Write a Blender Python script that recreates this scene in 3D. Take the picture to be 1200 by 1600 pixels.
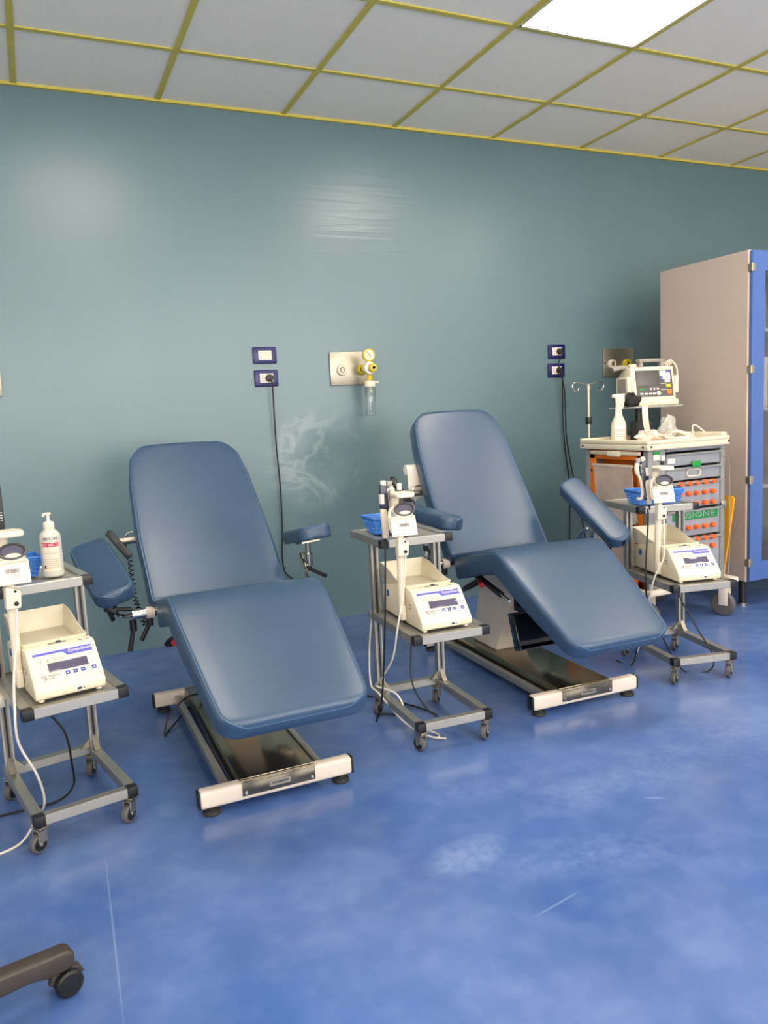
import bpy, bmesh, math, random
from mathutils import Matrix, Vector
random.seed(7)
for o in list(bpy.data.objects): bpy.data.objects.remove(o)
SC = bpy.context.scene
COL = SC.collection

# ------------------------------------------------------------------ camera
F, YAW, PITCH, ROLL = 1211.04, 0.419101, 0.126807, -0.0492525
CAM = Vector((-0.07076, -3.84001, 1.083855))
_f = Vector((math.sin(YAW)*math.cos(PITCH), math.cos(YAW)*math.cos(PITCH), -math.sin(PITCH)))
_r = Vector((math.cos(YAW), -math.sin(YAW), 0)); _u = _r.cross(_f)
CR = _r*math.cos(ROLL) + _u*math.sin(ROLL); CU = -_r*math.sin(ROLL) + _u*math.cos(ROLL)
cd = bpy.data.cameras.new('camera'); cd.sensor_fit = 'HORIZONTAL'; cd.sensor_width = 36; cd.lens = 36*F/1200
cd.clip_start = 0.05
cam = bpy.data.objects.new('camera', cd); COL.objects.link(cam)
cam.matrix_world = Matrix(((CR.x, CU.x, -_f.x, CAM.x), (CR.y, CU.y, -_f.y, CAM.y), (CR.z, CU.z, -_f.z, CAM.z), (0, 0, 0, 1)))
SC.camera = cam
def ray(x, y): return _f + CR*((x-600)/F) - CU*((y-800)/F)
def on_z(x, y, z): d = ray(x, y); return CAM + d*((z-CAM.z)/d.z)
def on_y(x, y, Y): d = ray(x, y); return CAM + d*((Y-CAM.y)/d.y)
def on_x(x, y, X): d = ray(x, y); return CAM + d*((X-CAM.x)/d.x)

# ------------------------------------------------------------------ light / view
W = bpy.data.worlds.new('world'); SC.world = W; W.use_nodes = True
W.node_tree.nodes['Background'].inputs[0].default_value = (0.8, 0.85, 0.9, 1)
W.node_tree.nodes['Background'].inputs[1].default_value = 0.3
SC.view_settings.view_transform = 'Standard'; SC.view_settings.look = 'None'
SC.view_settings.gamma = 1.0; SC.view_settings.use_curve_mapping = False
SC.view_settings.exposure = 0.08
LAMP = 18.0
DAY = 8.5                                      # daylight in the frosted window panes behind the camera
#                                   # emission of one ceiling light panel
LAMP_COL = (1.0, 0.90, 0.76)

# ------------------------------------------------------------------ materials
def lin(c): c = c/255; return c/12.92 if c <= 0.04045 else ((c+0.055)/1.055)**2.4
def rgb(c): return (lin(c[0]), lin(c[1]), lin(c[2]), 1)
def mat(name, col, rough=0.5, metal=0.0, var=0.06, vscale=12.0, bump=0.0, bscale=200.0, coat=0.0, trans=0.0, alpha=1.0, emit=0.0, rvar=0.0, ecol=None):
    m = bpy.data.materials.new(name); m.use_nodes = True
    nt = m.node_tree; N = nt.nodes; L = nt.links; b = N['Principled BSDF']
    tc = N.new('ShaderNodeTexCoord'); nz = N.new('ShaderNodeTexNoise'); nz.inputs['Scale'].default_value = vscale; nz.inputs['Detail'].default_value = 5
    L.new(tc.outputs['Object'], nz.inputs['Vector'])
    cr = N.new('ShaderNodeValToRGB'); c = rgb(col)
    cr.color_ramp.elements[0].position = 0.3; cr.color_ramp.elements[1].position = 0.7
    cr.color_ramp.elements[0].color = tuple(x*(1-var) for x in c[:3]) + (1,)
    cr.color_ramp.elements[1].color = tuple(min(1, x*(1+var)) for x in c[:3]) + (1,)
    L.new(nz.outputs['Fac'], cr.inputs['Fac']); L.new(cr.outputs['Color'], b.inputs['Base Color'])
    b.inputs['Roughness'].default_value = rough; b.inputs['Metallic'].default_value = metal
    b.inputs['Coat Roughness'].default_value = 0.33 if coat == 0.45 else 0.03
    b.inputs['Coat Weight'].default_value = coat; b.inputs['Transmission Weight'].default_value = trans; b.inputs['Alpha'].default_value = alpha
    if rvar:
        mr = N.new('ShaderNodeMapRange'); mr.inputs['From Min'].default_value = .3; mr.inputs['From Max'].default_value = .7
        mr.inputs['To Min'].default_value = max(0, rough-rvar); mr.inputs['To Max'].default_value = rough+rvar
        L.new(nz.outputs['Fac'], mr.inputs['Value']); L.new(mr.outputs['Result'], b.inputs['Roughness'])
    if bump:
        n2 = N.new('ShaderNodeTexNoise'); n2.inputs['Scale'].default_value = bscale; n2.inputs['Detail'].default_value = 3
        L.new(tc.outputs['Object'], n2.inputs['Vector'])
        bp = N.new('ShaderNodeBump'); bp.inputs['Strength'].default_value = bump; bp.inputs['Distance'].default_value = 0.002
        L.new(n2.outputs['Fac'], bp.inputs['Height']); L.new(bp.outputs['Normal'], b.inputs['Normal'])
    if emit:
        b.inputs['Emission Color'].default_value = (ecol or LAMP_COL) + (1,); b.inputs['Emission Strength'].default_value = emit
    return m

def wall_paint():
    m = mat('teal_wall_paint', (97, 124, 132), 0.42, var=0.05, vscale=1.6)
    nt = m.node_tree; N = nt.nodes; L = nt.links; b = N['Principled BSDF']
    tc = N['Texture Coordinate']
    base = b.inputs['Base Color'].links[0].from_socket
    def math_(op, a, c=None, clamp=False):
        n = N.new('ShaderNodeMath'); n.operation = op; n.use_clamp = clamp
        for i, v in enumerate((a, c)):
            if v is None: continue
            if isinstance(v, (int, float)): n.inputs[i].default_value = v
            else: L.new(v, n.inputs[i])
        return n.outputs[0]
    def noise(scale, detail=4, vec=None, dist=0):
        n = N.new('ShaderNodeTexNoise'); n.inputs['Scale'].default_value = scale; n.inputs['Detail'].default_value = detail; n.inputs['Distortion'].default_value = dist
        L.new(vec or tc.outputs['Object'], n.inputs['Vector']); return n.outputs['Fac']
    def dist_to(cx, cz, sx, sz):
        mp = N.new('ShaderNodeMapping'); mp.inputs['Location'].default_value = (-cx/sx, 0, -cz/sz); mp.inputs['Scale'].default_value = (1/sx, 0, 1/sz)
        L.new(tc.outputs['Object'], mp.inputs['Vector'])
        ln = N.new('ShaderNodeVectorMath'); ln.operation = 'LENGTH'; L.new(mp.outputs[0], ln.inputs[0]); return ln.outputs['Value'], mp
    # pale curved wipe marks where chair backs rubbed the paint
    d, mp = dist_to(1.27, 0.86, 0.30, 0.30)
    arc = math_('SUBTRACT', 1.0, math_('MULTIPLY', math_('ABSOLUTE', math_('SUBTRACT', noise(3.2, 5, None, 1.6), 0.5)), 16.0), True)
    mask = math_('SMOOTH_MIN', math_('MULTIPLY', math_('SUBTRACT', 1.0, d, True), 2.2), 1.0)
    mask = math_('MULTIPLY', mask, math_('ADD', math_('MULTIPLY', arc, 0.55), math_('MULTIPLY', math_('SUBTRACT', math_('MULTIPLY', noise(5, 5), 2.4), 0.9, True), 0.5)))
    mask = math_('MULTIPLY', mask, 0.5, True)
    # general cloudy wear over the lower half
    mx = N.new('ShaderNodeMix'); mx.data_type = 'RGBA'; L.new(mask, mx.inputs['Factor']); L.new(base, mx.inputs['A']); mx.inputs['B'].default_value = rgb((178, 192, 195))
    L.new(mx.outputs['Result'], b.inputs['Base Color'])
    # gloss: overpainted glossy patches + brush strokes + orange peel
    dg, _ = dist_to(1.60, 2.10, 0.75, 0.48)
    gl = math_('POWER', math_('SUBTRACT', 1.0, math_('POWER', dg, 2.0), True), 3.0)
    sm = N.new('ShaderNodeMapping'); sm.inputs['Scale'].default_value = (1.2, 1, 26); L.new(tc.outputs['Object'], sm.inputs['Vector'])
    strokes = noise(1.3, 3, sm.outputs[0], 0.6)
    r = math_('ADD', 0.27, math_('MULTIPLY', noise(1.1, 3), 0.16))
    r = math_('MAXIMUM', math_('SUBTRACT', r, math_('MULTIPLY', gl, 0.07)), 0.28)
    b.inputs['Specular IOR Level'].default_value = 0.75
    L.new(r, b.inputs['Roughness'])
    h = math_('ADD', math_('MULTIPLY', noise(230, 2), 0.35), math_('MULTIPLY', math_('MULTIPLY', math_('SUBTRACT', strokes, 0.5), gl), 3.0))
    bp = N.new('ShaderNodeBump'); bp.inputs['Strength'].default_value = 0.22; bp.inputs['Distance'].default_value = 0.004
    L.new(h, bp.inputs['Height']); L.new(bp.outputs['Normal'], b.inputs['Normal'])
    return m

def floor_resin():
    m = mat('blue_resin_floor', (62, 95, 158), 0.22, var=0.12, vscale=1.4)
    nt = m.node_tree; N = nt.nodes; L = nt.links; b = N['Principled BSDF']; tc = N['Texture Coordinate']
    base = b.inputs['Base Color'].links[0].from_socket
    def math_(op, a, c=None, clamp=False):
        n = N.new('ShaderNodeMath'); n.operation = op; n.use_clamp = clamp
        for i, v in enumerate((a, c)):
            if v is None: continue
            if isinstance(v, (int, float)): n.inputs[i].default_value = v
            else: L.new(v, n.inputs[i])
        return n.outputs[0]
    def noise(scale, detail=4, dist=0):
        n = N.new('ShaderNodeTexNoise'); n.inputs['Scale'].default_value = scale; n.inputs['Detail'].default_value = detail; n.inputs['Distortion'].default_value = dist
        L.new(tc.outputs['Object'], n.inputs['Vector']); return n.outputs['Fac']
    def blob(cx, cy, sx, sy, rot=0.0):
        mp = N.new('ShaderNodeMapping'); mp.vector_type = 'TEXTURE'; mp.inputs['Location'].default_value = (cx, cy, 0); mp.inputs['Rotation'].default_value = (0, 0, rot); mp.inputs['Scale'].default_value = (sx, sy, 1)
        L.new(tc.outputs['Object'], mp.inputs['Vector'])
        ln = N.new('ShaderNodeVectorMath'); ln.operation = 'LENGTH'; L.new(mp.outputs[0], ln.inputs[0])
        return math_('SUBTRACT', 1.0, ln.outputs['Value'], True)
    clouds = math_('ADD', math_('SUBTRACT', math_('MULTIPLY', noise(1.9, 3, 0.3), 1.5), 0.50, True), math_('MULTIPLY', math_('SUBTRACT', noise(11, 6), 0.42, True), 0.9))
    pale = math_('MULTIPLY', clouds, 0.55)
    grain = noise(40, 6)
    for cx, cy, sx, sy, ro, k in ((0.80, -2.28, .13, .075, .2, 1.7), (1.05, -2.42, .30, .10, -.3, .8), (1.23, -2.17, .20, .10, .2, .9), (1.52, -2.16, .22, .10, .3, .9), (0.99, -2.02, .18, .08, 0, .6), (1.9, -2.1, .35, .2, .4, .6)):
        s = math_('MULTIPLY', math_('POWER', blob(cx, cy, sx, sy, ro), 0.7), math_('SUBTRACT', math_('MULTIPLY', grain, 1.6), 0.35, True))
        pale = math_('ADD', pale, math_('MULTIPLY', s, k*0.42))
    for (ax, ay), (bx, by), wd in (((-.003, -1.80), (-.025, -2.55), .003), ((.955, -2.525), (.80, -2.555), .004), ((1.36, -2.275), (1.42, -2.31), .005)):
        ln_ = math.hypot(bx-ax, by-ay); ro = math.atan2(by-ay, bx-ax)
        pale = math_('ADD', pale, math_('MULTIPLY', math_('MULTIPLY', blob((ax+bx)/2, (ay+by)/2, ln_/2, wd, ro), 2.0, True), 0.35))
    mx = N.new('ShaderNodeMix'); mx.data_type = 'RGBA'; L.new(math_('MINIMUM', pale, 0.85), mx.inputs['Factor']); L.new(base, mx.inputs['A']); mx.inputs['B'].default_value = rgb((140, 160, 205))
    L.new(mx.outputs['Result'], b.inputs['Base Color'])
    r = math_('MINIMUM', math_('ADD', math_('ADD', 0.12, math_('MULTIPLY', noise(5, 4), 0.14)), math_('MULTIPLY', pale, 0.10)), 0.265)
    L.new(r, b.inputs['Roughness'])
    bp = N.new('ShaderNodeBump'); bp.inputs['Strength'].default_value = 0.08; bp.inputs['Distance'].default_value = 0.003
    L.new(noise(30, 3), bp.inputs['Height']); L.new(bp.outputs['Normal'], b.inputs['Normal'])
    return m

MT = dict(
    wall=wall_paint(), floor=floor_resin(),
    plainwall=mat('cream_wall_paint', (232, 228, 218), 0.6),
    tile=mat('ceiling_board', (252, 243, 226), 0.85, var=0.02, vscale=60, bump=0.15, bscale=400),
    grid=mat('olive_yellow_grid', (208, 192, 84), 0.45, var=0.05),
    lamp=mat('lamp_diffuser', (255, 250, 240), 0.5, emit=LAMP, var=0),
    daylight=mat('daylit_frosted_pane', (240, 245, 255), 0.4, emit=DAY, var=0, ecol=(1.0, 0.96, 0.88)),
    lampframe=mat('lamp_frame', (226, 210, 170), 0.4),
    vinyl=mat('blue_vinyl', (46, 72, 102), 0.42, var=0.08, vscale=5, bump=0.10, bscale=700, rvar=0.07, coat=0.45, ),
    seam=mat('blue_vinyl_seam', (70, 100, 132), 0.35),
    cream=mat('cream_paint', (226, 212, 198), 0.4, var=0.03),
    ivory=mat('ivory_plastic', (236, 224, 196), 0.38, var=0.02),
    ivory2=mat('ivory_plastic_tray', (230, 220, 196), 0.35, var=0.02),
    white=mat('white_plastic', (234, 222, 200), 0.35, var=0.02),
    paper=mat('white_paper', (238, 228, 216), 0.8, var=0.02),
    alu=mat('aluminium_profile', (176, 172, 164), 0.36, 0.75, var=0.04, vscale=30),
    shelf=mat('grey_shelf_board', (150, 146, 138), 0.45, 0.2, var=0.05),
    steel=mat('brushed_steel', (176, 168, 152), 0.4, 0.95, var=0.05, vscale=20),
    chrome=mat('chrome', (215, 212, 205), 0.12, 1.0, var=0.02),
    cover=mat('bronze_steel_cover', (140, 130, 112), 0.16, 0.95, var=0.06, vscale=5),
    black=mat('black_plastic', (22, 22, 24), 0.4),
    gloss=mat('glossy_black_plastic', (12, 13, 16), 0.1, coat=0.5),
    rubber=mat('dark_rubber', (40, 40, 42), 0.7),
    tyre=mat('grey_tyre', (92, 88, 88), 0.55),
    lcd=mat('lcd_glass', (88, 82, 104), 0.12, var=0.02),
    violet=mat('violet_print', (92, 92, 186), 0.4, var=0.0),
    bluebtn=mat('blue_button', (62, 74, 158), 0.4, var=0.0),
    outline=mat('fine_print', (120, 116, 130), 0.6, var=0.0),
    sticker=mat('blue_sticker', (38, 92, 150), 0.5),
    basket=mat('blue_basket_plastic', (62, 128, 214), 0.35, var=0.03),
    navy=mat('navy_plastic', (17, 15, 92), 0.3),
    red=mat('red_plastic', (170, 24, 36), 0.4),
    pinkred=mat('red_print', (206, 30, 70), 0.5, var=0),
    yellow=mat('yellow_plastic', (222, 196, 24), 0.35),
    orange=mat('orange_plastic', (226, 116, 12), 0.45),
    amber=mat('amber_board', (240, 166, 16), 0.45),
    knob=mat('orange_cap', (240, 98, 28), 0.45),
    green=mat('green_plastic', (20, 140, 60), 0.45),
    greyplast=mat('grey_cart_plastic', (138, 138, 138), 0.5),
    drawer=mat('grey_clear_drawer', (150, 154, 162), 0.25, var=0.06, vscale=25),
    bin=mat('frosted_bin', (238, 224, 210), 0.25, var=0.1, vscale=14, alpha=0.45),
    cab=mat('warm_grey_laminate', (190, 172, 160), 0.5, var=0.02),
    cabedge=mat('cream_edge', (232, 214, 192), 0.45),
    door=mat('blue_laminate', (72, 104, 170), 0.4, var=0.03),
    glass=mat('clear_glass', (240, 245, 245), 0.03, trans=1.0, var=0),
    jar=mat('clear_jar', (240, 246, 246), 0.05, trans=0.95, var=0),
    gel=mat('gel_bottle_plastic', (226, 222, 212), 0.25, trans=0.25, var=0.02),
    label=mat('cream_label', (234, 216, 190), 0.6, var=0.03),
    ink=mat('black_ink', (52, 44, 46), 0.6, var=0),
    cordk=mat('black_cord', (20, 20, 22), 0.45),
    cordw=mat('white_cord', (226, 218, 204), 0.45),
    strap=mat('pinkish_bandage', (236, 214, 200), 0.8),
    bagk=mat('black_fabric', (30, 30, 34), 0.75, bump=0.4, bscale=40),
    sealer=mat('navy_grey_plastic', (48, 56, 76), 0.3),
    defib=mat('defib_beige', (224, 212, 188), 0.4),
    defgrey=mat('defib_grey', (150, 142, 132), 0.45),
    screen=mat('dark_screen', (52, 50, 46), 0.15),
    panel=mat('panel_grey', (82, 80, 78), 0.4),
    plasticbag=mat('clear_bag', (215, 215, 208), 0.25, alpha=0.55, var=0.15, vscale=30),
    ochair=mat('office_chair_plastic', (62, 54, 48), 0.42),
)

# ------------------------------------------------------------------ mesh builder
class MB:
    def __init__(s): s.v = []; s.f = []
    def add(s, vs, fs, M=None):
        n = len(s.v); s.v += [tuple(M @ Vector(p)) if M else tuple(p) for p in vs]; s.f += [tuple(i+n for i in f) for f in fs]; return s
    def box(s, c, d, M=None):
        x, y, z = c; a, b, e = d[0]/2, d[1]/2, d[2]/2
        vs = [(x+i*a, y+j*b, z+k*e) for k in (-1, 1) for j in (-1, 1) for i in (-1, 1)]
        return s.add(vs, [(0, 2, 3, 1), (4, 5, 7, 6), (0, 1, 5, 4), (2, 6, 7, 3), (0, 4, 6, 2), (1, 3, 7, 5)], M)
    def rng(s, x0, x1, y0, y1, z0, z1, M=None): return s.box(((x0+x1)/2, (y0+y1)/2, (z0+z1)/2), (x1-x0, y1-y0, z1-z0), M)
    def cyl(s, p0, p1, r0, r1=None, n=16, M=None):
        p0, p1 = Vector(p0), Vector(p1); r1 = r0 if r1 is None else r1
        q = (p1-p0).to_track_quat('Z', 'Y'); vs = []
        for p, r in ((p0, r0), (p1, r1)):
            for i in range(n):
                a = 2*math.pi*i/n; vs.append(p + q @ Vector((r*math.cos(a), r*math.sin(a), 0)))
        fs = [(i, (i+1) % n, n+(i+1) % n, n+i) for i in range(n)] + [tuple(range(n))[::-1], tuple(range(n, 2*n))]
        return s.add(vs, fs, M)
    def lathe(s, prof, n=20, M=None, sx=1, sy=1):
        vs = []; fs = []; k = len(prof)
        for r, z in prof:
            for i in range(n):
                a = 2*math.pi*i/n; vs.append((sx*r*math.cos(a), sy*r*math.sin(a), z))
        for j in range(k-1):
            for i in range(n): fs.append((j*n+i, j*n+(i+1) % n, (j+1)*n+(i+1) % n, (j+1)*n+i))
        if prof[0][0] > 1e-5: fs.append(tuple(range(n))[::-1])
        if prof[-1][0] > 1e-5: fs.append(tuple(range((k-1)*n, k*n)))
        return s.add(vs, fs, M)
    def tube(s, pts, r, n=8, M=None, closed=False):
        P = [Vector(p) for p in pts]; k = len(P); vs = []; fs = []; up = None
        for i, p in enumerate(P):
            if closed: t = P[(i+1) % k]-P[i-1]
            else: t = P[min(i+1, k-1)]-P[max(i-1, 0)]
            if t.length < 1e-9: t = Vector((0, 0, 1))
            t.normalize()
            if up is None: up = Vector((0, 0, 1)) if abs(t.z) < .9 else Vector((1, 0, 0))
            a = up - t*up.dot(t)
            if a.length < 1e-6: a = t.orthogonal()
            a.normalize(); up = a; b = t.cross(a)
            rr = r[i] if isinstance(r, (list, tuple)) else r
            for j in range(n):
                w = 2*math.pi*j/n; vs.append(p + a*(rr*math.cos(w)) + b*(rr*math.sin(w)))
        for i in range(k if closed else k-1):
            for j in range(n): fs.append((i*n+j, i*n+(j+1) % n, ((i+1) % k)*n+(j+1) % n, ((i+1) % k)*n+j))
        if not closed: fs += [tuple(range(n))[::-1], tuple(range((k-1)*n, k*n))]
        return s.add(vs, fs, M)
    def prism(s, poly, d0, d1, ax='x', M=None):
        k = len(poly)
        def P(a, b, d): return {'x': (d, a, b), 'y': (a, d, b), 'z': (a, b, d)}[ax]
        vs = [P(a, b, d0) for a, b in poly] + [P(a, b, d1) for a, b in poly]
        fs = [(i, (i+1) % k, k+(i+1) % k, k+i) for i in range(k)] + [tuple(range(k))[::-1], tuple(range(k, 2*k))]
        return s.add(vs, fs, M)
    def grid(s, rows, M=None):
        h, w = len(rows), len(rows[0]); vs = [p for r in rows for p in r]
        return s.add(vs, [(j*w+i, j*w+i+1, (j+1)*w+i+1, (j+1)*w+i) for j in range(h-1) for i in range(w-1)], M)

def catmull(pts, sub=6):
    P = [Vector(p) for p in pts]; out = []
    for i in range(len(P)-1):
        a, b, c, d = P[max(i-1, 0)], P[i], P[i+1], P[min(i+2, len(P)-1)]
        for k in range(sub):
            t = k/sub; out.append(0.5*((2*b) + (c-a)*t + (2*a-5*b+4*c-d)*t*t + (3*b-a-3*c+d)*t**3))
    out.append(P[-1]); return out

def build(name, mb, m, parent=None, bevel=0.0, seg=2, smooth=35, loc=None, rot=None, solid=0.0):
    me = bpy.data.meshes.new(name); me.from_pydata(mb.v, [], mb.f)
    bm = bmesh.new(); bm.from_mesh(me)
    bmesh.ops.recalc_face_normals(bm, faces=bm.faces)
    if solid: bmesh.ops.solidify(bm, geom=bm.faces[:], thickness=solid)
    if bevel:
        es = [e for e in bm.edges if len(e.link_faces) == 2 and e.calc_face_angle(0) > 0.6]
        bmesh.ops.bevel(bm, geom=es, offset=bevel, segments=seg, affect='EDGES', profile=0.5, clamp_overlap=True)
    bm.to_mesh(me); bm.free()
    if smooth:
        for p in me.polygons: p.use_smooth = True
        me.set_sharp_from_angle(angle=math.radians(smooth))
    if isinstance(m, str): m = MT[m]
    me.materials.append(m)
    return link(name, me, parent, loc, rot)
def link(name, me, parent=None, loc=None, rot=None):
    o = bpy.data.objects.new(name, me); COL.objects.link(o); o.parent = parent
    if loc: o.location = loc
    if rot: o.rotation_euler = rot
    return o
def tag(o, label, cat, group=None):
    o['label'] = label; o['category'] = cat
    if group: o['group'] = group
    return o
def thing(name, label, cat, loc=(0, 0, 0), rz=0.0, group=None):
    o = bpy.data.objects.new(name, None); COL.objects.link(o); o.location = loc; o.rotation_euler = (0, 0, rz); o.empty_display_size = 0.1
    return tag(o, label, cat, group)
def struct(o): o['kind'] = 'structure'; return o
def text(body, width, M, m, parent, name='lettering', height=None, depth=0.0004):
    cu = bpy.data.curves.new('t', 'FONT'); cu.body = body; cu.extrude = depth; cu.resolution_u = 3
    t = bpy.data.objects.new('t', cu); COL.objects.link(t); bpy.context.view_layer.update()
    me = bpy.data.meshes.new_from_object(t.evaluated_get(bpy.context.evaluated_depsgraph_get()))
    bpy.data.objects.remove(t); bpy.data.curves.remove(cu)
    xs = [v.co.x for v in me.vertices]; ys = [v.co.y for v in me.vertices]
    sx = width/(max(xs)-min(xs)); sy = (height/(max(ys)-min(ys))) if height else sx
    for v in me.vertices: v.co = M @ Vector(((v.co.x-min(xs))*sx, (v.co.y-min(ys))*sy, v.co.z))
    me.materials.clear(); me.materials.append(MT[m]); me.name = name
    return link(name, me, parent)
def frame(o, x, y):                                # matrix with given x / y axes at origin o
    x = Vector(x).normalized(); y = Vector(y); y = (y - x*y.dot(x)).normalized(); z = x.cross(y)
    return Matrix(((x.x, y.x, z.x, o[0]), (x.y, y.y, z.y, o[1]), (x.z, y.z, z.z, o[2]), (0, 0, 0, 1)))

# ------------------------------------------------------------------ room
X0, X1, Y0, H = -2.4, 5.4, -6.0, 2.56
struct(build('floor', MB().rng(X0-.1, X1+.1, Y0-.1, .1, -.08, 0), 'floor', smooth=0))
struct(build('wall_back', MB().rng(X0-.1, X1+.1, 0, .12, 0, H+.1), 'wall', smooth=0))
struct(build('wall_left', MB().rng(X0-.12, X0, Y0, 0, 0, H+.1), 'plainwall', smooth=0))
struct(build('wall_right', MB().rng(X1, X1+.12, Y0, 0, 0, H+.1), 'plainwall', smooth=0))
struct(build('wall_front', MB().rng(X0, X1, Y0-.12, Y0, 0, H+.1), 'plainwall', smooth=0))
for k, xw in enumerate((-1.1, 1.1, 3.3)):
    w = struct(build('window_%d' % (k+1), MB().rng(xw-.85, xw+.85, Y0, Y0+.03, .68, .73).rng(xw-.85, xw+.85, Y0, Y0+.03, 2.07, 2.12).rng(xw-.85, xw-.80, Y0, Y0+.03, .73, 2.07).rng(xw+.80, xw+.85, Y0, Y0+.03, .73, 2.07).rng(xw-.025, xw+.025, Y0, Y0+.03, .73, 2.07), 'plainwall'))
    for sx in (-1, 1): build('pane', MB().rng(xw+sx*.4125-.3875, xw+sx*.4125+.3875, Y0+.006, Y0+.014, .73, 2.07), 'daylight', w, smooth=0)
    build('sill', MB().rng(xw-.9, xw+.9, Y0, Y0+.12, .65, .68), 'plainwall', w)
ceil = struct(build('ceiling', MB().rng(X0-.1, X1+.1, Y0-.1, .1, H+.05, H+.12), 'plainwall', smooth=0))
PANELS = [(0.0, -1.118), (1.8, -1.118), (3.0, -1.718), (0.0, -3.518), (1.8, -3.518), (3.6, -3.518), (-1.8, -2.318), (4.2, -4.718), (1.8, -5.318)]
isP = lambda x, y: any(abs(x-a) < .01 and abs(y-b) < .01 for a, b in PANELS)
tile_me = {}
ys = [0.0] + [-.518-.6*k for k in range(10)]; ys = [y for y in ys if y > Y0] + [Y0]
xs = [X0 + .6*k for k in range(14)]
for i in range(len(xs)-1):
    for j in range(len(ys)-1):
        a, b, c, d = xs[i], xs[i+1], ys[j+1], ys[j]
        if isP(a, d): continue
        key = round(d-c, 3)
        if key not in tile_me:
            o = build('ceiling_tile', MB().box((0, 0, 0), (b-a-.004, d-c-.004, .012)), 'tile', ceil, bevel=.002, seg=1); tile_me[key] = o.data
        else: o = link('ceiling_tile', tile_me[key], ceil)
        o.location = ((a+b)/2, (c+d)/2, H+.008)
for x in xs[1:-1]: build('grid_bar', MB().rng(x-.0125, x+.0125, Y0, -.002, H-.004, H+.004), 'grid', ceil, bevel=.001, seg=1)
for y in ys[1:-1]:
    for i in range(len(xs)-1): build('grid_bar', MB().rng(xs[i]+.0125, xs[i+1]-.0125, y-.0125, y+.0125, H-.0035, H+.004), 'grid', ceil, bevel=.001, seg=1)
struct(build('trim_1', MB().rng(X0, X1, -.018, -.001, H-.010, H+.004), 'grid'))
for k, (a, b) in enumerate(PANELS):
    t = thing('ceiling_light', 'glowing square light panel set in the tiled ceiling above the reclined chairs' if k == 1 else 'square light panel set in the tiled ceiling elsewhere in the room', 'ceiling light', (a+.3, b-.3, H-.004), 0, 'square ceiling light panels')
    fr = MB()
    for sx, sy, w, h in ((0, .283, .574, .012), (0, -.283, .574, .012), (.283, 0, .012, .574), (-.283, 0, .012, .574)): fr.box((sx, sy, .002), (w, h, .010))
    build('frame', fr, 'lampframe', t); build('diffuser', MB().box((0, 0, .003), (.556, .556, .006)), 'lamp', t, smooth=0)

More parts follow.
